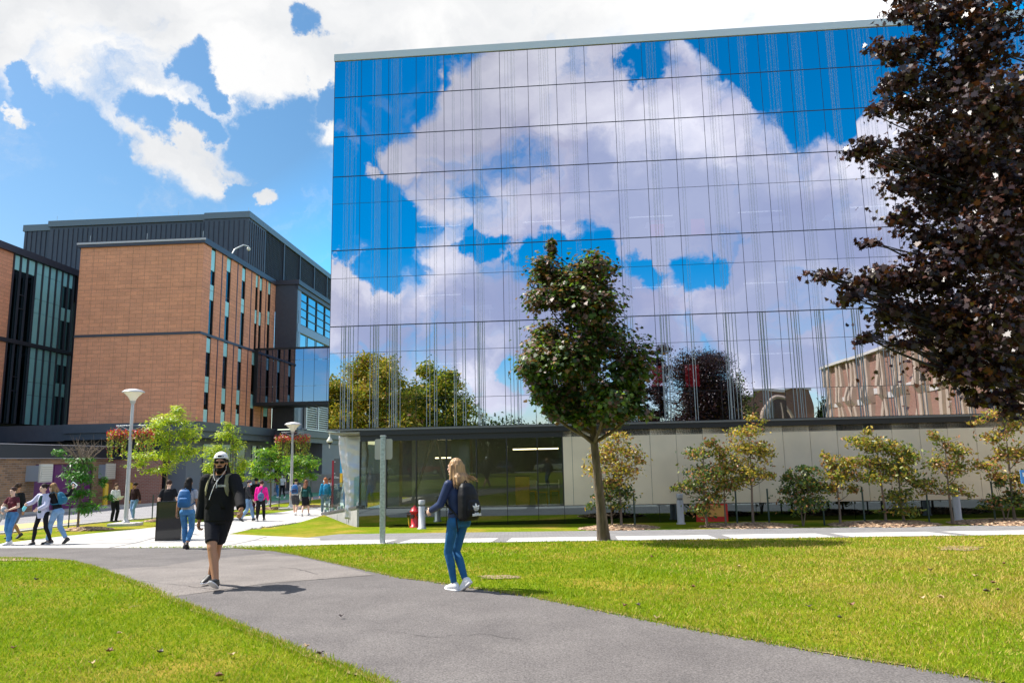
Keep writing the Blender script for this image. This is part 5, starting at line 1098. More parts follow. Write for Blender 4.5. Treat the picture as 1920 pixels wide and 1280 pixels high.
    # feet inside the shoes
    for a, pi_, yw in ((lf, pit[0], fy[0]), (rf, pit[1], fy[1])):
        fd = V3(math.sin(yw)*math.cos(pi_), math.cos(yw)*math.cos(pi_), math.sin(pi_)); fu = V3(-math.sin(yw)*math.sin(pi_), -math.cos(yw)*math.sin(pi_), math.cos(pi_)); bd.cap(a-fu*.03-fd*.03, .03, a+fd*.12-fu*.045, .022, 8)
    body = bd.build('body', SK[skin], T); remesh(body, vox*.62, 2)
    if shoes:
        for a, pi_, yw in ((lf, pit[0], fy[0]), (rf, pit[1], fy[1])):
            fd = V3(math.sin(yw)*math.cos(pi_), math.cos(yw)*math.cos(pi_), math.sin(pi_)); fu = V3(-math.sin(yw)*math.sin(pi_), -math.cos(yw)*math.sin(pi_), math.cos(pi_)); fs = nrm(np.cross(fd, fu))
            c = lambda y, z: a+fd*y+fu*z
            mb = MB(); mb.loft([(c(-.075, -.035), fs*.024, fu*.022), (c(-.06, -.02), fs*.038, fu*.042), (c(-.02, -.008), fs*.042, fu*.055), (c(.05, -.025), fs*.044, fu*.042), (c(.11, -.037), fs*.047, fu*.03), (c(.16, -.044), fs*.038, fu*.021), (c(.185, -.05), fs*.018, fu*.010)], n=16, p=2.3)
            sh = mb.build('shoe', shoes, T); mb = MB(); mb.loft([(c(-.083, -.062), fs*.022, fu*.011), (c(-.06, -.065), fs*.040, fu*.014), (c(.0, -.066), fs*.041, fu*.013), (c(.10, -.066), fs*.050, fu*.013), (c(.16, -.062), fs*.042, fu*.012), (c(.195, -.055), fs*.018, fu*.008)], n=16, p=3)
            mb.build('sole', sole or shoes, sh)
    if bottom:
        k_, M_ = bottom[0], bottom[1]; ln = bottom[2] if len(bottom) > 2 else 1.0; th = bottom[3] if len(bottom) > 3 else 0.0
        mb = MB(); g_ = .012+th
        mb.loft([st(pel-up*.09, .145+g_*.4, .105+g_), st(pel-up*.02, .158+g_*.6, .113+g_), st(pel+up*.06, .146+g_*.3, .103+g_*.5), st(pel+up*.10, .135, .097)])
        if fem: 
            for q in (hl, hr): mb.ell(q+V3(0, -.045, -.01), (.082, .075, .085))
        if k_ == 'skirt':
            lo = (kl+kr)/2*.5+V3(0, 0, pz-.55)*.5; lo = V3((kl[0]+kr[0])/2, (kl[1]+kr[1])/2, pz-ln); mb.loft([(pel, sx*.16, ft*.12), ((pel+lo)/2, sx*.19, ft*.16), (lo, sx*(.17+.3*abs(kl[0]-kr[0])*.3), ft*(.15+.25*abs(kl[1]-kr[1])))])
        else:
            for a, k, b in ((hl, kl, lf), (hr, kr, rf)):
                if k_ == 'shorts':
                    e = a+(k-a)*ln; mb.cap(a, .098*lb+th, e+(a-e)*.12, .086*lb+th, 14); mb.tube([a+(e-a)*.5, e], [.086*lb+th, .084*lb+th], 18)
                else:
                    mb.cap(a, .091*lb+th, k, .063*lb+th, 12); cm = k+(b-k)*.3+V3(0, -.015, 0); mb.cap(k, .062*lb+th, cm, .064*lb+th, 12); e = k+(b-k)*ln; r_ = .064+(.043-.064)*max(0, ln-.3)/.7+th*1.2; mb.tube([cm, e], [.064*lb+th, r_*lb], 14)
        o = mb.build({'skirt': 'skirt', 'shorts': 'shorts'}.get(k_, 'trousers'), M_, T); remesh(o, vox*.8, 2); J['bottom'] = o
    if top:
        k_, M_ = top[0], top[1]; sl = top[2] if len(top) > 2 else 1.0; th = top[3] if len(top) > 3 else 0.0; hem = top[4] if len(top) > 4 else .03
        mb = MB(); c2 = .118 if fem else .135
        mb.loft([st(pel-up*hem, .150+th, .108+th), st(pel+up*.06, .150+th, .106+th), st(waist, c2+.018+th, .098+th*.9), st(chest-up*.03, .158*(.95 if fem else 1.03)+th, .112+th*.8), st(neck-up*.09, .168*(.92 if fem else 1.03)+th*.7, .092+th*.7), st(neck-up*.03, .115, .07+th*.4), st(neck+up*.008, .062+th*.3, .06+th*.3)], n=20)
        if fem and hem < .5: mb.ell(chest-up*.03+ft*.075-sx*.065, (.06, .05, .055)); mb.ell(chest-up*.03+ft*.075+sx*.065, (.06, .05, .055))
        for a, e, w in ((sl_, el, lh), (sr_, er, rh)):
            if sl > .55: t_ = (sl-.5)*2; mb.cap(a, .062*lb+th*.8, e, .050*lb+th*.8, 12); q = e+(w-e)*t_*.96; mb.tube([e, e+(q-e)*.9, q], [.050*lb+th*.8, .040*lb+th*.8, .036*lb+th*.7], 14); mb.ell(e, (.05*lb+th*.8,)*3)
            elif sl > 0: q = a+(e-a)*sl*2; mb.cap(a, .060*lb+th, a+(q-a)*.8, .056*lb+th, 12); mb.tube([a, q], [.06*lb, .061*lb+th], 14)
        if 'hood' in k_: mb.tube([neck-up*.01-sx*.085+ft*.02, neck+up*.03-sx*.06-ft*.06, neck+up*.03-ft*.085, neck+up*.03+sx*.06-ft*.06, neck-up*.01+sx*.085+ft*.02, neck-up*.055+sx*.04+ft*.085, neck-up*.065+ft*.1, neck-up*.055-sx*.04+ft*.085, neck-up*.01-sx*.085+ft*.02], .032, 10); mb.ell(neck-up*.03-ft*.11, (.10, .045, .085))
        o = mb.build(k_, M_, T); remesh(o, vox*.8, 2); J['top'] = o
    if hair:
        mb = MB(); M_ = HAIR('hair_%02d%02d%02d' % tuple(int(c*99) for c in hairc), hairc)
        if hair != 'none':
            mb.ell(HP(0, -.013, .045), (.088, .098, .106), rot=headR, n=18, k=10)
        if hair == 'curly':
            rs = np.random.default_rng(int(hairc[0]*1000)+3)
            for q in range(46): 
                d = rs.normal(0, 1, 3); d[2] = abs(d[2]); d = nrm(d); p = HP(d[0]*.088, d[1]*.092-.02, .04+d[2]*.095); mb.ell(p, (.026,)*3, n=8, k=5)
        if hair in ('mid', 'long'):
            L2 = .20 if hair == 'mid' else .36
            b0 = HP(0, -.07, .03); b1 = neck-ft*.085+up*.02; b2 = neck-ft*.135-up*(L2-.12)
            mb.loft([(b0, sx*.075, ft*.04), (b0*.5+b1*.5, sx*.092, ft*.05), (b1, sx*.10, ft*.05), (b2, sx*.10, ft*.035), (b2-up*.04, sx*.06, ft*.02)])
            for q in (-1, 1): mb.cap(HP(q*.070, -.045, .03), .026, HP(q*.082, -.045, -.12), .024, 8); mb.cap(HP(q*.082, -.045, -.12), .026, neck+sx*q*.10+up*(.0 if hair == 'mid' else -.10)-ft*(.03), .014, 8)
        if hair == 'pony': mb.cap(HP(0, -.10, .05), .035, HP(0, -.16, -.06), .03); mb.cap(HP(0, -.16, -.06), .03, HP(0, -.15, -.18), .012)
        if hair == 'bun': mb.ell(HP(0, -.12, .08), (.045, .04, .04))
        o = mb.build('hair', M_, T); remesh(o, vox*.7, 1)
    for q in (-1, 1):
        eb = MB().ell(HP(q*.031, .083, .014), (.012, .008, .008), n=8, k=6).build('eye', mat('eye_dark', (.03, .02, .02), .3), T)
    MB().cap(HP(-.016, .098, -.052), .0045, HP(.016, .098, -.052), .0045, 6).build('mouth', mat('lips', (.36, .12, .10), .5), T)
    if cap == 'mask' or extra == 'mask': mb = MB(); mb.ell(HP(0, .045, -.045), (.066, .075, .055), rot=headR); mb.build('face_mask', mat('mask_blue', (.35, .65, .75), .7), T)
    return T, J, s
def pos(px_, py_, dz=0): b = G(px_, py_); return (b[0], b[1], b[2])
def cm_(T, s): return None
def backpack(T, J, s, label, M, M2=None, w=.15, h=.23, d=.085, side=0, straps=True, front=None, name='backpack', drop=0):
    t = thing(name, label, 'backpack', T.location, T.rotation_euler[2]); t.scale = (s, s, s)
    up, ft, sx = J['up'], J['ft'], J['sx']; c = J['chest']-up*(.02+drop)-ft*(.115+d)+sx*side
    mb = MB(); S_ = lambda z, a, b, o=0: (c+up*z-ft*o, sx*a, ft*b)
    mb.loft([S_(-h, w*.80, d*.75), S_(-h+.03, w*.97, d), S_(-h*.3, w, d*1.08, .01), S_(h*.35, w*.95, d*.95), S_(h*.8, w*.74, d*.7, -.015), S_(h, w*.45, d*.4, -.03)], n=22, p=3.2)
    o = mb.build('bag', M, t); remesh(o, .010, 3)
    mb = MB(); mb.loft([(c-up*h*.80-ft*(d*.95), sx*w*.70, ft*.025), (c-up*h*.45-ft*(d*1.12), sx*w*.78, ft*.045), (c-up*h*.02-ft*(d*1.05), sx*w*.70, ft*.035), (c+up*h*.1-ft*d*.9, sx*w*.5, ft*.02)], n=18, p=3.2); o = mb.build('pocket', M2 or M, t); remesh(o, .009, 2)
    MB().tube([c+up*h-sx*.03+ft*.03, c+up*(h+.035)+ft*.03, c+up*h+sx*.03+ft*.03], .007, 6).build('grab_handle', M2 or M, t)
    if straps:
        for q in (-1, 1):
            n_ = J['neck']; pts = [c+up*h*.75+sx*q*.06+ft*d*.6, n_+sx*q*.095+up*.018-ft*.05, n_+sx*q*.105+up*.005+ft*.035, n_-up*.09+sx*q*.125+ft*.105, J['chest']-up*.02+sx*q*.14+ft*.118, J['waist']+up*.04+sx*q*.165+ft*.04, c-up*h*.85+sx*q*w*.8+ft*d*.5]
            pp = []
            for i in range(len(pts)-1): pp += [pts[i]+(pts[i+1]-pts[i])*k/3 for k in range(3)]
            pp.append(pts[-1]); mb = MB()
            for i in range(1, len(pp)-1): pp[i] = (pp[i-1]+2*pp[i]+pp[i+1])/4
            rr = []
            for i, p in enumerate(pp): 
                dd = nrm(pp[min(i+1, len(pp)-1)]-pp[max(i-1, 0)]); ctr = J['waist']*.4+J['chest']*.6; on = nrm(p-ctr-up*((p-ctr)@up)); on = nrm(on-dd*(on@dd)); a_ = np.cross(dd, on); wd = .026 if i < len(pp)*.72 else .012
                if i < 7: on = nrm(up-dd*(up@dd)); a_ = np.cross(dd, on)
                rr.append([p+a_*wd+on*.012, p+a_*wd-on*.004, p-a_*wd-on*.004, p-a_*wd+on*.012])
            mb.rings(rr, 0, False); mb.build('strap', (front or M2 or M), t)
    return t, c
BLK = cloth('black_cloth', (.009, .009, .011)); BLK2 = cloth('black_nylon', (.009, .009, .011), .5); NAVY = cloth('navy_nylon', (.025, .04, .10), .45); JEAN = cloth('blue_denim', (.02, .105, .24), .8, bs=14); LJEAN = cloth('pale_denim', (.18, .30, .46), .8, var=.2); MJEAN = cloth('mid_denim', (.07, .20, .40), .8, var=.25)
WSH = mat('white_shoe', (.75, .75, .76), .5); BSH = mat('black_shoe', (.02, .02, .022), .5); GREYT = cloth('heather_grey', (.38, .38, .44)); DGREY = cloth('charcoal_shorts', (.05, .05, .055)); OLV = cloth('olive_strap', (.22, .21, .12)); TEALB = cloth('teal_bag', (.02, .13, .22), .6); BLUEB = cloth('blue_bag', (.03, .12, .30), .6); PINK = cloth('hot_pink', (.85, .02, .30)); LAV = cloth('lavender', (.50, .50, .66)); MAR = cloth('maroon_shirt', (.10, .02, .03)); WTOP = cloth('white_top', (.62, .61, .60)); GRN = cloth('dark_green', (.01, .055, .05)); BLUJ = cloth('blue_jacket', (.02, .24, .42)); CAMO = cloth('grey_print', (.36, .36, .38), var=.6); WINE = cloth('wine', (.2, .03, .05)); 
# ---- the man in the white cap
mb_ = pos(405, 1101); 
T, J, s = person('bearded man in a backward white cap, black hoodie and shorts walking this way', mb_, R(177), 1.87, .010, 'tan', lf=(.19, -.24, .115), rf=(-.13, .30, .10), lh=(-.43, .30, 1.02), rh=(.265, .02, .80), lean=-.01, hy=R(14), pit=(-.15, .42), fy=(.25, -.1), top=('hoodie', BLK, 1.0, .022, .06),
    bottom=('shorts', cloth('black_shorts', (.014, .014, .02)), .79, -.006), shoes=BSH, hair='mid', hairc=(.018, .011, .008), build=1.10, lp=V3(-.3, -1, -.3), sole=WSH, pz=.915, sway=.0)
HP = J['HP']; hR = J['headR']
BE = HAIR('beard_black', (.008, .005, .004)); BE.node_tree.nodes['Principled BSDF'].inputs['Specular IOR Level'].default_value = .1; BE.node_tree.nodes['Principled BSDF'].inputs['Roughness'].default_value = .8; mb = MB(); mb.ell(HP(0, .036, -.084), (.061, .060, .046), rot=hR); mb.ell(HP(0, .062, -.105), (.045, .045, .045), rot=hR); mb.cap(HP(-.068, .018, -.02), .013, HP(-.052, .045, -.08), .022); mb.cap(HP(.068, .018, -.02), .013, HP(.052, .045, -.08), .022); mb.cap(HP(-.028, .096, -.040), .009, HP(.028, .096, -.040), .009, 8)
o = mb.build('beard', BE, T); remesh(o, .006, 1)
CW_ = cloth('white_cap', (.72, .71, .72), .8, .2)
mb = MB(); mb.ell(HP(0, -.012, .050), (.095, .109, .107), rot=hR, n=24, k=14); o = mb.build('cap', CW_, T); 
for v in o.data.vertices:
    q = hR.T @ (np.array(v.co)-J['hc']); zc = .052
    if q[2] < zc-.003+.018*(q[1] > .04): q[2] = zc-.003+.018*(q[1] > .04)
    v.co = hR @ q+J['hc']
mb = MB(); mb.loft([(HP(0, -.10, .045), hR @ V3(.06, 0, 0), hR @ V3(0, .01, .006)), (HP(0, -.15, .030), hR @ V3(.055, 0, 0), hR @ V3(0, .01, .005)), (HP(0, -.18, .015), hR @ V3(.03, 0, 0), hR @ V3(0, .006, .004))]); mb.build('brim', CW_, o)
mb = MB(); pts = [HP(.05*math.cos(a), .088+.02*math.sin(a)-.012*abs(math.cos(a)),  .086+.018*math.sin(a)) for a in [math.pi*k/8 for k in range(9)]]; mb.tube(pts+[], .003, 6); mb.ell(HP(0, .086, .094), (.028, .010, .011), rot=hR); mb.build('cap_opening', SK['tan'] if False else HAIR('beard_black', (.015, .010, .008)), o)
SG = mat('sunglass', (.006, .006, .008), .08)
mb = MB()
for q in (-1, 1): mb.loft([(HP(q*.037, .098, .012), hR @ V3(.029, 0, 0), hR @ V3(0, 0, .018)), (HP(q*.037, .108, .012), hR @ V3(.026, 0, 0), hR @ V3(0, 0, .015))], n=14, p=2.8); mb.tube([HP(q*.066, .10, .018), HP(q*.082, .05, .016), HP(q*.084, -.01, .012)], .004, 6)
mb.tube([HP(-.012, .108, .018), HP(.012, .108, .018)], .004, 6); mb.build('sunglasses', SG, T)
WC = mat('white_cord', (.8, .8, .8), .6); nk, u_, f_, x_ = J['neck'], J['up'], J['ft'], J['sx']
mb = MB()
for q in (-1, 1): mb.tube([HP(q*.078, .012, -.02), HP(q*.075, .03, -.09), nk+x_*q*.055+f_*.10-u_*.01, nk+x_*q*.015+f_*.135-u_*.06], .0022, 6)
mb.build('earphone_cord', WC, T); mb = MB()
mb.tube([nk-u_*.055-x_*.03+f_*.135, nk-u_*.12+x_*.012+f_*.150, nk-u_*.24+x_*.055+f_*.150, nk-u_*.31+x_*.075+f_*.150], .0045, 6); mb.tube([nk-u_*.055-x_*.01+f_*.135, nk-u_*.12-x_*.016+f_*.150, nk-u_*.16-x_*.012+f_*.150], .0045, 6); mb.build('drawstring', WC, T)
mb = MB(); c0 = J['chest']+u_*.045-x_*.085+f_*.140
for k in range(7): mb.add([tuple(c0+x_*(k*.016-.05)+f_*.006+u_*z) for z in (-.010, .012)]+[tuple(c0+x_*(k*.016-.038)+f_*.006+u_*z) for z in (.012, -.010)], [(0, 1, 2, 3), (3, 2, 1, 0)])
mb.add([tuple(c0+x_*a+f_*.004+u_*z) for a, z in ((-.055, -.015), (.062, -.015), (.062, -.012), (-.055, -.012))], [(0, 1, 2, 3)])
mb.build('chest_print', WHT, T)
mb = MB(); mb.loft([(J['waist']-u_*.06+f_*.118, x_*.14, u_*.002), (J['waist']-u_*.06+f_*.128, x_*.14, u_*.012), (J['waist']+u_*.05+f_*.125, x_*.085, u_*.012)], n=12, p=4); mb.build('front_pocket', BLK, J['top'])
backpack(T, J, s, 'dark backpack with olive straps on the man in the white cap', BLK2, None, front=OLV)
# ---- the woman with the black backpack
T, J, s = person('blond woman in a navy jacket and skinny jeans walking away with a black backpack', pos(860, 1107), R(50), 1.72, .010, 'pale', lf=(-.03, .05, .078), rf=(.02, -.11, .135), lh=(-.19, .34, 1.05), rh=(.24, .14, .9), lean=.05, fem=True, pit=(0, -.62), fy=(.1, 0), lp=V3(-.5, -1, -.5), rp=V3(.3, -1, -.3),
    top=('jacket', NAVY, 1.0, .012, .0), bottom=('trousers', JEAN, .93), shoes=WSH, hair='none', hairc=(.36, .21, .10), pz=.925, hy=R(12))
T2, J2 = T, J; HP = J['HP']; nk, u_, f_, x_ = J['neck'], J['up'], J['ft'], J['sx']
BLN = mat('blond_hair', (.20, .105, .045), .45, var=.5, vscale=30, bump=.9, bscale=34, stretch=(1.2, 1.2, .08), col2=(.48, .29, .13))
mb = MB(); mb.ell(HP(0, -.022, .035), (.092, .102, .108), rot=J['headR'], n=18, k=10)
mb.loft([(HP(0, -.07, .05), x_*.088, f_*.05), (HP(0, -.075, -.06), x_*.105, f_*.06), (nk+u_*.04-f_*.085, x_*.118, f_*.06), (nk-u_*.03-f_*.12, x_*.125, f_*.035), (nk-u_*.075-f_*.13, x_*.115, f_*.015)])
for q in (-1, 1): mb.cap(HP(q*.082, -.01, .03), .03, HP(q*.10, -.01, -.13), .03, 8); mb.cap(HP(q*.10, -.01, -.13), .032, nk+x_*q*.125-u_*.03+f_*.01, .018, 8)
o = mb.build('hair', BLN, T); remesh(o, .008, 2)
rs = np.random.default_rng(12); mb = MB()
for k in range(150):                                           # strands, a few blown out to the right
    a = rs.uniform(-1, 1); p0 = HP(a*.088, -.10+.07*a*a, .07*rs.random()); p1 = nk+x_*a*.125-f_*(.12-.07*a*a)+u_*rs.uniform(0, .05); fl = (a > .45)*(rs.random() < .6)
    p2 = nk+x_*(a*.15+(.14*rs.random() if fl else 0))-f_*(.17-.08*a*a+(.08*rs.random() if fl else 0))-u_*(rs.uniform(.05, .12) if not fl else rs.uniform(-.03, .05)); mb.tube(bez(p0, p1, p2, 7), [.005, .006, .006, .006, .005, .005, .004, .002], 4)
mb.build('hair_strand', BLN, o)
bpk, c = backpack(T, J, s, 'black backpack with a white three leaved emblem worn by the blond woman', BLK2, w=.165, h=.25, d=.088, drop=.10)
# three leaved emblem and word on the pocket
EM = mat('emblem_white', (.85, .85, .85), .6); u3 = u_; off = -f_*(.088*1.12+.052); ec = c-u_*.25*.40+off; n_ = 16
def leafpoly(ang_, ln, wd): return [(math.sin(ang_)*t*ln+math.cos(ang_)*w_*wd*math.sin(math.pi*min(1, t**.8)), math.cos(ang_)*t*ln-math.sin(ang_)*w_*wd*math.sin(math.pi*min(1, t**.8))) for t, w_ in [(k/8, 1) for k in range(9)]+[(1-k/8, -1) for k in range(1, 8)]]
mb = MB()
for ang_, ln, wd in ((0, .105, .021), (.62, .098, .019), (-.62, .098, .019)):
    P_ = leafpoly(ang_, ln, wd); 
    for z0, z1 in ((.052, .2), (.034, .044), (.020, .027), (.008, .014)):
        q = clip([(a, b) for a, b in P_], z0, True); q = clip(q, z1, False) if q else q
        if len(q) >= 3: V_ = [tuple(ec+x_*a+u_*(b-.03)-f_*.0) for a, b in q]; W_ = [tuple(np.array(v)+f_*.03) for v in V_]; m_ = len(q); mb.add(V_+W_, [tuple(range(m_)), tuple(range(m_, 2*m_))[::-1]]+[(i, m_+i, m_+(i+1) % m_, (i+1) % m_) for i in range(m_)])
mb.build('emblem', EM, bpk)
tx = text('adidas', .062, EM, bpk, tuple(ec-u_*.088), rot=(R(90)-.05, 0, 0), name='lettering', ext=.012)
MB().tube([c-u_*.2+f_*.10-x_*.14, c-u_*.30+f_*.08-x_*.15, c-u_*.38+f_*.07-x_*.145], [.010, .010, .008], 6).build('loose_strap', BLK2, bpk)
# belt, pocket
MB().tube([J['pel']+u_*.095+x_*.14*math.cos(a)+f_*.103*math.sin(a) for a in [2*math.pi*k/20 for k in range(21)]], .012, 6).build('belt', BLK, T)
# ---- the rest, small in the picture
WALK = dict(lf=(-.08, .26, .09), rf=(.08, -.24, .13), pit=(.15, -.5)); WALK2 = dict(lf=(-.08, -.24, .13), rf=(.08, .26, .09), pit=(-.5, .15)); STAND = dict(lf=(-.09, .03, .078), rf=(.09, -.03, .078))
def P(label, x, y, rz, H, vox=.02, **k): return person(label, pos(x, y), R(rz), H, vox, **k)
T, J, s = P('smiling woman in maroon top and blue jeans carrying a grey jacket, leftmost of all', 18, 1021, 172, 1.66, skin='pale', fem=True, lf=(-.12, .22, .09), rf=(.09, -.10, .09), pit=(.1, -.2), lh=(-.10, .24, 1.08), rh=(.14, .26, 1.02), lp=V3(-1, -.3, -.3), rp=V3(1, -.3, -.3), top=('t_shirt', MAR, .3), bottom=('trousers', MJEAN, .92, .012), shoes=WSH, hair='bun', hairc=(.05, .025, .02))
jk = thing('jacket', 'grey jacket bundled in the arms of the leftmost woman', 'jacket', T.location, T.rotation_euler[2]); jk.scale = (s, s, s); mb = MB(); mb.ell((.10, .22, 1.06), (.10, .08, .13)); mb.ell((.13, .2, .92), (.08, .06, .12)); mb.cap((.15, .2, .95), .05, (.26, .16, .72), .03); mb.cap((.08, .24, 1.0), .04, (.2, .2, .78), .03); o = mb.build('folded_cloth', cloth('grey_fleece', (.30, .31, .33)), jk); remesh(o, .015, 2)
P('curly haired young man in black sweater and grey shorts looking down behind the group', 28, 1010, 165, 1.76, skin='tan', hp=-.35, **WALK, lh=(-.3, .02, .8), top=('sweater', BLK, 1, .012), bottom=('shorts', cloth('slate_shorts', (.13, .13, .17)), .95, .012), shoes=BSH, hair='curly', hairc=(.04, .02, .012))
T, J, s = P('laughing woman in an open lavender jacket and black leggings', 76, 1021, 165, 1.74, skin='pale', fem=True, lf=(-.26, -.10, .10), rf=(.10, .18, .078), lh=(-.04, .22, 1.02), rh=(.34, .26, 1.18), rp=V3(1, 0, -.8), lp=V3(-1, -.2, -.4), hy=-.35, top=('jacket', LAV, 1, .028, .16), bottom=('trousers', BLK, .95), shoes=BSH, sole=WSH, hair='bun', hairc=(.03, .02, .018))
mb = MB(); mb.loft([(J['neck']-J['up']*.04+J['ft']*.075, J['sx']*.045, J['ft']*.03), (J['chest']+J['ft']*.12, J['sx']*.06, J['ft']*.035), (J['waist']+J['ft']*.115, J['sx']*.06, J['ft']*.03), (J['pel']+J['ft']*.128, J['sx']*.05, J['ft']*.02)]); mb.build('undershirt', cloth('dark_teal_top', (.02, .06, .06)), T)
mk = thing('mask', 'light blue face mask dangling from the hand of the woman in lavender', 'face mask', T.location, T.rotation_euler[2]); mk.scale = (s, s, s); MB().loft([((.33, .30, 1.13), (.05, 0, .02), (0, .02, .01)), ((.38, .31, 1.05), (.06, 0, .02), (0, .02, .01)), ((.40, .31, .99), (.03, 0, .01), (0, .01, .01))]).build('fabric', mat('mask_blue2', (.2, .65, .75), .7), mk)
T, J, s = P('long haired woman in pale jeans leaning left, one arm raised', 104, 1020, 84, 1.78, skin='pale', fem=True, lean=.28, lf=(-.08, .20, .085), rf=(.06, -.28, .14), pit=(0, -.6), lh=(-.12, .56, 1.02), rh=(.18, -.28, 1.58), rp=V3(.4, -.6, -.8), lp=V3(-.2, -.6, -.8), top=('sweater', BLK, 1, .006, -.02), bottom=('trousers', LJEAN, .9, .012), shoes=BSH, hair='long', hairc=(.26, .15, .07))
backpack(T, J, s, 'teal backpack on the long haired woman leaning left', TEALB, w=.13, h=.18, d=.07)
bt = thing('phone', 'black and white phone held high by the long haired woman', 'phone', T.location, T.rotation_euler[2]); bt.scale = (s, s, s); c = J['rhc']; o = MB().box(-.02, .02, -.09, .09, -.045, .045).build('case', mat('phone_white', (.6, .65, .7), .4), bt); o.location = c+V3(0, -.0, .03); o.rotation_euler = (.6, 0, 0); MB().box(-.024, -.021, -.06, .06, -.035, .035).build('screen', mat('phone_black', (.02, .02, .03), .2), o)
T, J, s = P('woman in white jacket and black trousers reading papers beside the lamp post', 213, 978, -115, 1.66, skin='pale', fem=True, **STAND, lh=(-.14, .26, 1.08), rh=(.14, .26, 1.08), top=('jacket', WTOP, 1, .014, .0), bottom=('trousers', BLK, .97, .02), shoes=BSH, hair='mid', hairc=(.10, .05, .03), hp=-.2)
pp = thing('papers', 'white and green papers held by the woman in the white jacket', 'papers', T.location, T.rotation_euler[2]); pp.scale = (s, s, s); o = MB().box(-.16, .16, -.004, .004, -.11, .11).build('sheet', mat('paper', (.7, .74, .78), .7), pp); o.location = (0, .33, 1.1); o.rotation_euler = (-.7, 0, 0); MB().box(-.1, .12, -.007, -.005, .0, .06).build('green_print', mat('paper_green', (.02, .40, .36), .7), o)
P('woman in dark open jacket and pale jeans turning her head by the lamp post', 250, 974, 165, 1.66, skin='tan', fem=True, lf=(-.06, .1, .08), rf=(.07, -.08, .08), lh=(-.36, .02, .86), hy=-.9, top=('jacket', cloth('dark_jacket', (.03, .012, .012)), 1, .022, .1), bottom=('trousers', LJEAN, .95, .015), shoes=WSH, hair='bun', hairc=(.02, .013, .01))
T, J, s = person('man in a plain black t-shirt behind the black slab sign, seen from behind', (AT(315, 940, 25.2)[0], 25.2, gz(25.2)), R(8), 1.78, .016, 'pale', **STAND, lh=(-.3, .1, .95), rh=(.3, .1, .95), top=('t_shirt', BLK, .38, .016), bottom=('trousers', BLK, .97, .01), shoes=BSH, hair='short', hairc=(.05, .03, .02))
T, J, s = P('woman in grey t-shirt and cropped blue jeans walking away with a navy backpack', 348, 1029, 6, 1.74, .016, skin='tan', fem=True, lf=(-.06, .14, .078), rf=(.075, -.16, .14), pit=(0, -.7), lh=(-.28, .04, .84), top=('t_shirt', GREYT, .3, .010, .02), bottom=('trousers', MJEAN, .82, .008), shoes=BSH, hair='mid', hairc=(.015, .012, .012), build=1.05, hy=-.25)
backpack(T, J, s, 'navy backpack on the woman in the grey t-shirt', BLUEB, w=.155, h=.22, d=.08, drop=.02, side=-.03)
T, J, s = P('masked person in a grey cap just behind the man in the white cap', 463, 977, -80, 1.72, skin='pale', **WALK, rh=(.22, .26, .92), extra='mask', top=('jacket', cloth('charcoal_jacket', (.035, .035, .04)), 1, .02, .02), bottom=('trousers', LJEAN, .93, .012), shoes=BSH, hair='short', hairc=(.04, .03, .03))
MB().ell(J['HP'](0, -.01, .06), (.092, .106, .075)).build('cap', cloth('grey_cap', (.07, .06, .08)), T)
backpack(T, J, s, 'black backpack on the person in the grey cap', BLK2, w=.13, h=.2, d=.07)
P('person all in black standing beyond the person in pink', 478, 962, 0, 1.72, skin='brown', **STAND, top=('sweater', BLK, 1, .02), bottom=('trousers', cloth('wine_trousers', (.07, .015, .03)), .97, .01), shoes=BSH, hair='curly', hairc=(.012, .01, .01))
T, J, s = P('person in a bright pink hoodie and black trousers walking away', 488, 977, 2, 1.68, skin='pale', **WALK2, rh=(.29, .12, .86), top=('hoodie', PINK, 1, .018), bottom=('trousers', BLK, .95, .006), shoes=BSH, sole=WSH, hair='short', hairc=(.06, .025, .02), build=1.05)
sb_ = thing('sling_bag', 'blue grey sling bag on the back of the person in pink', 'bag', T.location, T.rotation_euler[2]); sb_.scale = (s, s, s); BG2 = cloth('slate_bag', (.08, .12, .24), .6); mb = MB(); mb.ell((.05, -.20, 1.07), (.15, .07, .19)); o = mb.build('bag', BG2, sb_); MB().tube([(.02, -.14, 1.2), (.06, -.13, 1.36), (.09, -.05, 1.47), (.1, .05, 1.45)], .028, 8).build('strap', BG2, sb_); MB().box(-.02, .1, -.275, -.265, 1.05, 1.07).build('zip', BLK, sb_)
bo = thing('bottle', 'clear water bottle in the right hand of the person in pink', 'bottle', T.location, T.rotation_euler[2]); bo.scale = (s, s, s); c = J['rhc']; MB().cap(c+V3(.03, 0, -.08), .035, c+V3(.03, 0, .04), .03).build('bottle_body', mat('bottle_clear', (.45, .6, .62), .15), bo); MB().cap(c+V3(.03, 0, .07), .015, c+V3(.03, 0, .09), .015).build('bottle_cap', WSH, bo)
P('distant long haired woman in a brown red top and jeans walking this way', 521, 933, 170, 1.66, .03, skin='pale', fem=True, **WALK, top=('t_shirt', WINE, .4, .01), bottom=('trousers', MJEAN, .95, .01), shoes=WSH, hair='long', hairc=(.08, .03, .02))
P('distant masked woman in a white top and black trousers next to the lamp post', 529, 934, 175, 1.70, .03, skin='pale', fem=True, **WALK2, extra='mask', top=('t_shirt', WTOP, .4, .01), bottom=('trousers', BLK, .95, .01), shoes=WSH, hair='long', hairc=(.03, .02, .02))
T, J, s = P('person in a printed grey shirt and dark shorts walking away with a blue backpack', 553, 966, 4, 1.68, skin='pale', **WALK, top=('t_shirt', CAMO, .5, .014), bottom=('shorts', DGREY, .85, .016), shoes=WSH, hair='curly', hairc=(.014, .011, .01), build=1.05)
backpack(T, J, s, 'blue and navy backpack on the person in the printed shirt', BLUEB, NAVY, w=.16, h=.22, d=.08)
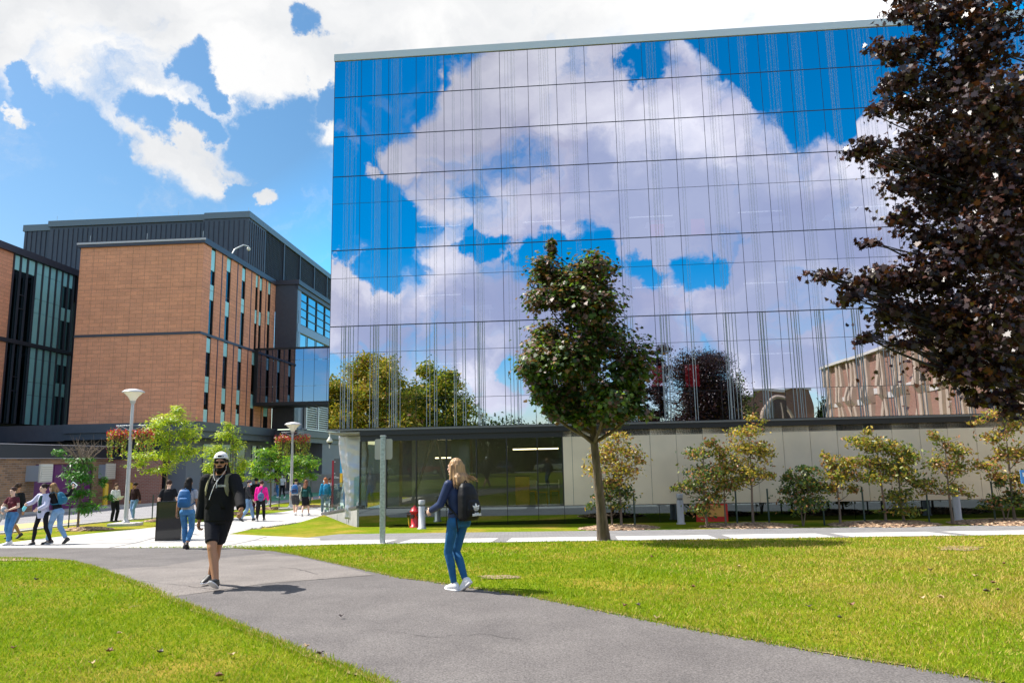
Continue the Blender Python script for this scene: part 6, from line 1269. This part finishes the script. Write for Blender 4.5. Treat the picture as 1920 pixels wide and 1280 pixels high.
T, J, s = P('woman in a dark green top and black skirt walking away with a pale tote', 572, 967, -6, 1.62, skin='pale', fem=True, **WALK2, rh=(.34, .05, .86), top=('sweater', GRN, 1, .016, .04), bottom=('skirt', BLK, .42), shoes=WSH, hair='mid', hairc=(.20, .09, .05))
MB().box(-.09, .09, -.135, -.13, 1.24, 1.27).build('back_print', mat('print_teal', (.1, .35, .4), .6), T)
tb_ = thing('tote_bag', 'pale canvas tote bag on the shoulder of the woman in the black skirt', 'bag', T.location, T.rotation_euler[2]); tb_.scale = (s, s, s); mb = MB(); mb.loft([((-.25, -.03, .84), (.03, 0, 0), (0, .11, 0)), ((-.25, -.03, 1.0), (.045, 0, 0), (0, .13, 0)), ((-.24, -.03, 1.14), (.02, 0, 0), (0, .12, 0))]); mb.build('bag', cloth('canvas', (.55, .56, .44)), tb_); MB().tube([(-.22, -.1, 1.12), (-.17, -.06, 1.44), (-.17, .04, 1.44), (-.22, .05, 1.12)], .01, 6).build('strap', cloth('canvas', (.55, .56, .44)), tb_)
T, J, s = P('masked red haired person in a blue jacket behind the glass railing', 609, 964, 25, 1.70, skin='pale', fem=True, extra='mask', **WALK, hy=.7, top=('jacket', BLUJ, 1, .02, .02), bottom=('trousers', cloth('grey_trousers', (.10, .17, .20)), .95, .015), shoes=WSH, hair='mid', hairc=(.34, .12, .05))
backpack(T, J, s, 'blue backpack on the person in the blue jacket', cloth('azure_bag', (.02, .22, .40), .6), w=.13, h=.18, d=.07)
yb = 38.
for (px_, lab, rz, sk, tp, hc, hr) in ((651, 'person in a white shirt standing close to a friend behind the glass railing', 160, 'pale', WTOP, (.03, .02, .02), 'mid'), (658, 'person with long dark red hair standing with a friend behind the glass railing', 20, 'pale', BLK, (.12, .02, .02), 'long')):
    q = AT(px_, 900, yb); person(lab, (q[0], yb, gz(yb)), R(rz), 1.72, .025, sk, **STAND, fem=True, top=('sweater', tp, 1, .01), bottom=('trousers', WINE if px_ == 658 else JEAN, .95, .01), shoes=BSH, hair=hr, hairc=hc)
q = AT(620, 900, 41.); person('person in grey leaning beside the wayfinding totem', (q[0], 41., gz(41.)), R(-120), 1.68, .03, 'brown', lf=(-.1, .3, .08), rf=(.1, .12, .08), lean=-.1, pz=.86, top=('t_shirt', GREYT, .5, .01), bottom=('trousers', BLK, .95, .01), shoes=BSH, hair='short', hairc=(.02, .015, .01))
# ================================================================ WHAT THE MIRROR SHOWS (behind the camera)
def MV(px_, py_, dep): return MIR(AT(px_, py_, dep))
def mtree(label, px0, pyt, px1, dep, mats, w, nl, seed, size=.34, trunk=.25, lob=9, name='park_tree', colz=None, shape='small', low=2.0, sig=.25):
    c = MV((px0+px1)/2, 850, dep); top = AT((px0+px1)/2, pyt, dep)[2]; r = (px1-px0)/2*dep/FPX; rs = np.random.default_rng(seed); L2 = []
    for k in range(lob):
        f = (k+.5)/lob; z = low+(top-low)*(f**.9)*.95; rr = r*(1-.65*max(0, f-.35)**1.3/.65)*.85; a = k*2.4+seed
        L2.append((math.cos(a)*rr*.62, math.sin(a)*rr*.5, min(z, top-.9), rr*.75, rr*.75, (top-low)/lob*1.5))
        L2.append((-math.cos(a)*rr*.60, -math.sin(a)*rr*.5, min(z, top-1.2)-.3, rr*.7, rr*.7, (top-low)/lob*1.4))
    return tree(name, label, (c[0], c[1], 0), top, trunk, L2, nl, size, shape, mats, w, seed, up=.35, sig=sig, ncl=24, fork=.3, colz=colz)
R1 = leafmat('sunny_ochre', (.66, .47, .07), .45); R2 = leafmat('sunny_olive', (.42, .44, .06), .45)
mtree('yellow green tree reflected in the gap between the ochre tree and the round tree', 690, 705, 850, 82, [A1_, LG4, A2_], [40, 35, 25], 14000, 77)
mtree('large ochre and green tree reflected in the lower left of the mirror facade', 605, 655, 800, 72, [R2, R1, A3_, LG4], [34, 46, 6, 14], 26000, 71)
mtree('round yellow green tree reflected right of the ochre one in the facade', 750, 682, 905, 76, [R2, LG4, R1, A4_], [40, 24, 20, 16], 20000, 72)
mtree('ochre sapling crown reflected at the very left edge of the facade', 570, 700, 690, 66, [R2, R1, LG4], [30, 50, 20], 12000, 73)
mtree('dark purple tree reflected beside the young maple crown', 1265, 700, 1395, 62, [P1, P2, LG2], [60, 25, 15], 13000, 74)
mtree('bright green tree reflected behind the dark purple one', 1345, 700, 1432, 84, [A4_, LG4, A1_], [40, 35, 25], 3500, 75)
rsd = random.Random(4)
for k, (a, b, top, dep, mm, lab) in enumerate(((885, 960, 785, 105, 0, 'low dark tree reflected just right of the round tree'), (950, 1040, 792, 110, 1, 'green tree reflected above the lobby windows'), (1030, 1120, 788, 108, 0, 'dark tree reflected behind the maple trunk'), (700, 800, 760, 100, 1, 'green tree reflected behind the lobby door glass'), (800, 890, 765, 104, 0, 'dark tree reflected between lobby mullions'), (1110, 1210, 770, 100, 1, 'green tree reflected over the first beige panels'), (600, 700, 765, 98, 0, 'dark tree reflected at the ramp corner'), (1535, 1565, 755, 92, 0, 'small conifer reflected beside the concrete building'))):
    mtree(lab, a-(35 if a < 1300 else 0), top, b+(35 if a < 1300 else 0), dep, [[LG2, A4_, LG1], [LG1, LG2, A4_]][mm], [50, 30, 20], 5000, 80+k, size=.5, low=.6, lob=5, sig=.35)
BRK3 = brick('pinkish_brick', (.40, .20, .13), (.32, .15, .10), (.42, .32, .26), .30, .10, .012); CST = mat('cast_concrete', (.56, .44, .33), .8, var=.06, vscale=1.5); LEDG = mat('white_ledge', (.72, .68, .62), .7)
A_, B_ = MV(1562, 845, 79), MV(1830, 845, 52); dv = nrm(np.array([B_[0]-A_[0], B_[1]-A_[1], 0])); hb_ = AT(1562, 692, 79)[2]
cbd = thing('concrete_building', 'brick building with sculpted concrete piers reflected low on the right of the facade', 'building', (A_[0], A_[1], 0), math.atan2(dv[1], dv[0]))
# local x runs from the far end towards the camera side; its face looks to local +y or -y, whichever faces the mirror building's view
sgn = 1
mb = MB(); mb.box(0, 46, -14, 0, -1, hb_-.02); mb.build('brick_wall', BRK3, cbd); mb = MB(); mb.box(-.2, 46.2, -14.2, .5, hb_-.0, hb_+.25); mb.build('roof_edge', LEDG, cbd)
x = 0.; k = 0
while x < 45:
    for i_, z0 in enumerate((hb_-4.3, hb_-8.6)):
        sh_ = .55 if (k+i_) % 2 else 0
        for q in (0., 1.05):
            mb = MB(); pr = [(0, .25), (.55, .55), (2.2, .32), (4.25, .30)]; V_ = []
            for z, d_ in pr: V_ += [(x+q, .001, z0+z), (x+q+.55, .001, z0+z), (x+q+.5, d_, z0+z), (x+q+.05, d_, z0+z)]
            n4 = len(pr); F_ = [(0, 1, 2, 3), (4*n4-1, 4*n4-2, 4*n4-3, 4*n4-4)]
            for j in range(n4-1):
                for e_ in range(4): F_.append((4*j+e_, 4*j+4+e_, 4*j+4+(e_+1) % 4, 4*j+(e_+1) % 4))
            mb.add(V_, F_); mb.build('concrete_fin', CST, cbd)
        mb = MB(); mb.box(x+.56, x+1.04, .0, .06, z0+1.9, z0+4.2); mb.build('concrete_panel', CST, cbd)
        MB().box(x+.56, x+1.04, .02, .08, z0+.35, z0+1.85).build('window', WDARK, cbd)
        MB().box(x+1.62, x+3.25, .0, .06, z0+sh_*1.2+.02, z0+sh_*1.2+.5).build('ledge', LEDG, cbd)
    x += 3.3; k += 1
C_ = MV(1467, 850, 88); sb2 = thing('oval_window_building', 'small brick block with an oval concrete framed window reflected left of the concrete building', 'building', (C_[0], C_[1], 0), -2*YB); hh = AT(1467, 738, 88)[2]
mb = MB(); mb.box(-4, 4, -8, 0, -1, hh); mb.build('brick_wall', BRK3, sb2); n_ = 28; ro = lambda rx, rz, y, p=1.0: [(rx*math.cos(2*math.pi*k/n_), y, hh-3.3+rz*math.sin(2*math.pi*k/n_)) for k in range(n_)]
MB().rings([ro(2.3, 3.0, .02), ro(2.25, 2.95, .2), ro(1.95, 2.65, .22), ro(1.85, 2.55, .1)], caps=False).build('oval_frame', CST, sb2); w = MB().rings([ro(1.9, 2.6, .04), ro(1.9, 2.6, .09)]).build('window', WSKY, sb2); mb = MB(); mb.box(-1.6, 1.6, .13, .2, hh-3.4, hh-3.25); mb.box(-.06, .06, .13, .2, hh-5.4, hh-1.2); mb.build('glazing_bar', CST, w)
MB().box(-4.2, 4.2, -8.2, .2, hh, hh+.3).build('roof_edge', LEDG, sb2)
# road behind the camera with parked cars
drape('rear_road', [(-60, -42), (60, -52), (60, -44), (-60, -34)], .004, ROAD)
def car(label, px_, dep, paint, rz, seed):
    c = MV(px_, 860, dep); t = thing('parked_car', label, 'car', (c[0], c[1], 0), rz, 'cars parked behind the viewpoint'); PM = mat('paint_'+paint[0], paint[1], .25, .3)
    prof = [(-2.25, .35), (-2.3, .75), (-2.1, .95), (-1.0, 1.02), (1.1, 1.0), (2.1, .85), (2.3, .65), (2.25, .35)]
    mb = MB(); n = len(prof); mb.add([(x, -.88, z) for x, z in prof]+[(x, .88, z) for x, z in prof], [tuple(range(n)), tuple(range(n, 2*n))[::-1]]+[(i, n+i, n+(i+1) % n, (i+1) % n) for i in range(n)]); bevel(mb.build('body', PM, t), .08, 3)
    cab = [(-1.75, 1.0, .84), (-1.25, 1.5, .68), (.55, 1.5, .68), (1.25, 1.0, .84)]; mb = MB(); mb.add([(x, -w_, z) for x, z, w_ in cab]+[(x, w_, z) for x, z, w_ in cab], [(0, 1, 2, 3), (7, 6, 5, 4), (0, 4, 5, 1), (1, 5, 6, 2), (2, 6, 7, 3)]); bevel(mb.build('cabin_glass', mat('car_glass', (.02, .025, .03), .08), t), .04)
    MB().box(-1.2, .5, -.66, .66, 1.495, 1.53).build('roof', PM, t)
    for sx_ in (-1.4, 1.4):
        for sy in (-1, 1):
            w = MB().tube([(sx_, sy*.72, .33), (sx_, sy*.92, .33)], .33, 20).build('wheel', BLK, t); MB().tube([(sx_, sy*.9, .33), (sx_, sy*.93, .33)], .19, 12).build('rim', ALU, w)
    for sy in (-1, 1): MB().box(2.2, 2.31, sy*.55-.18, sy*.55+.18, .62, .76).build('headlight', LAMPG, t); MB().box(-2.32, -2.22, sy*.6-.15, sy*.6+.15, .68, .82).build('tail_light', mat('tail_red', (.4, .01, .01), .3), t)
for k, (px_, c, lab) in enumerate(((700, ('silver', (.45, .46, .5)), 'silver car reflected in the leftmost lobby pane'), (912, ('black', (.03, .03, .035)), 'black car reflected above the orange cabinet'), (948, ('blue', (.05, .09, .16)), 'dark blue car reflected near the wooden chairs'), (1038, ('white', (.7, .7, .7)), 'white car reflected in the rightmost lobby pane'), (800, ('red', (.35, .02, .03)), 'red car reflected near the middle of the lobby glass'))):
    car(lab, px_, 90+k, c[1] if False else c, R(-95 if k in (1, 2) else 4), k)
print('objects', len(bpy.data.objects))
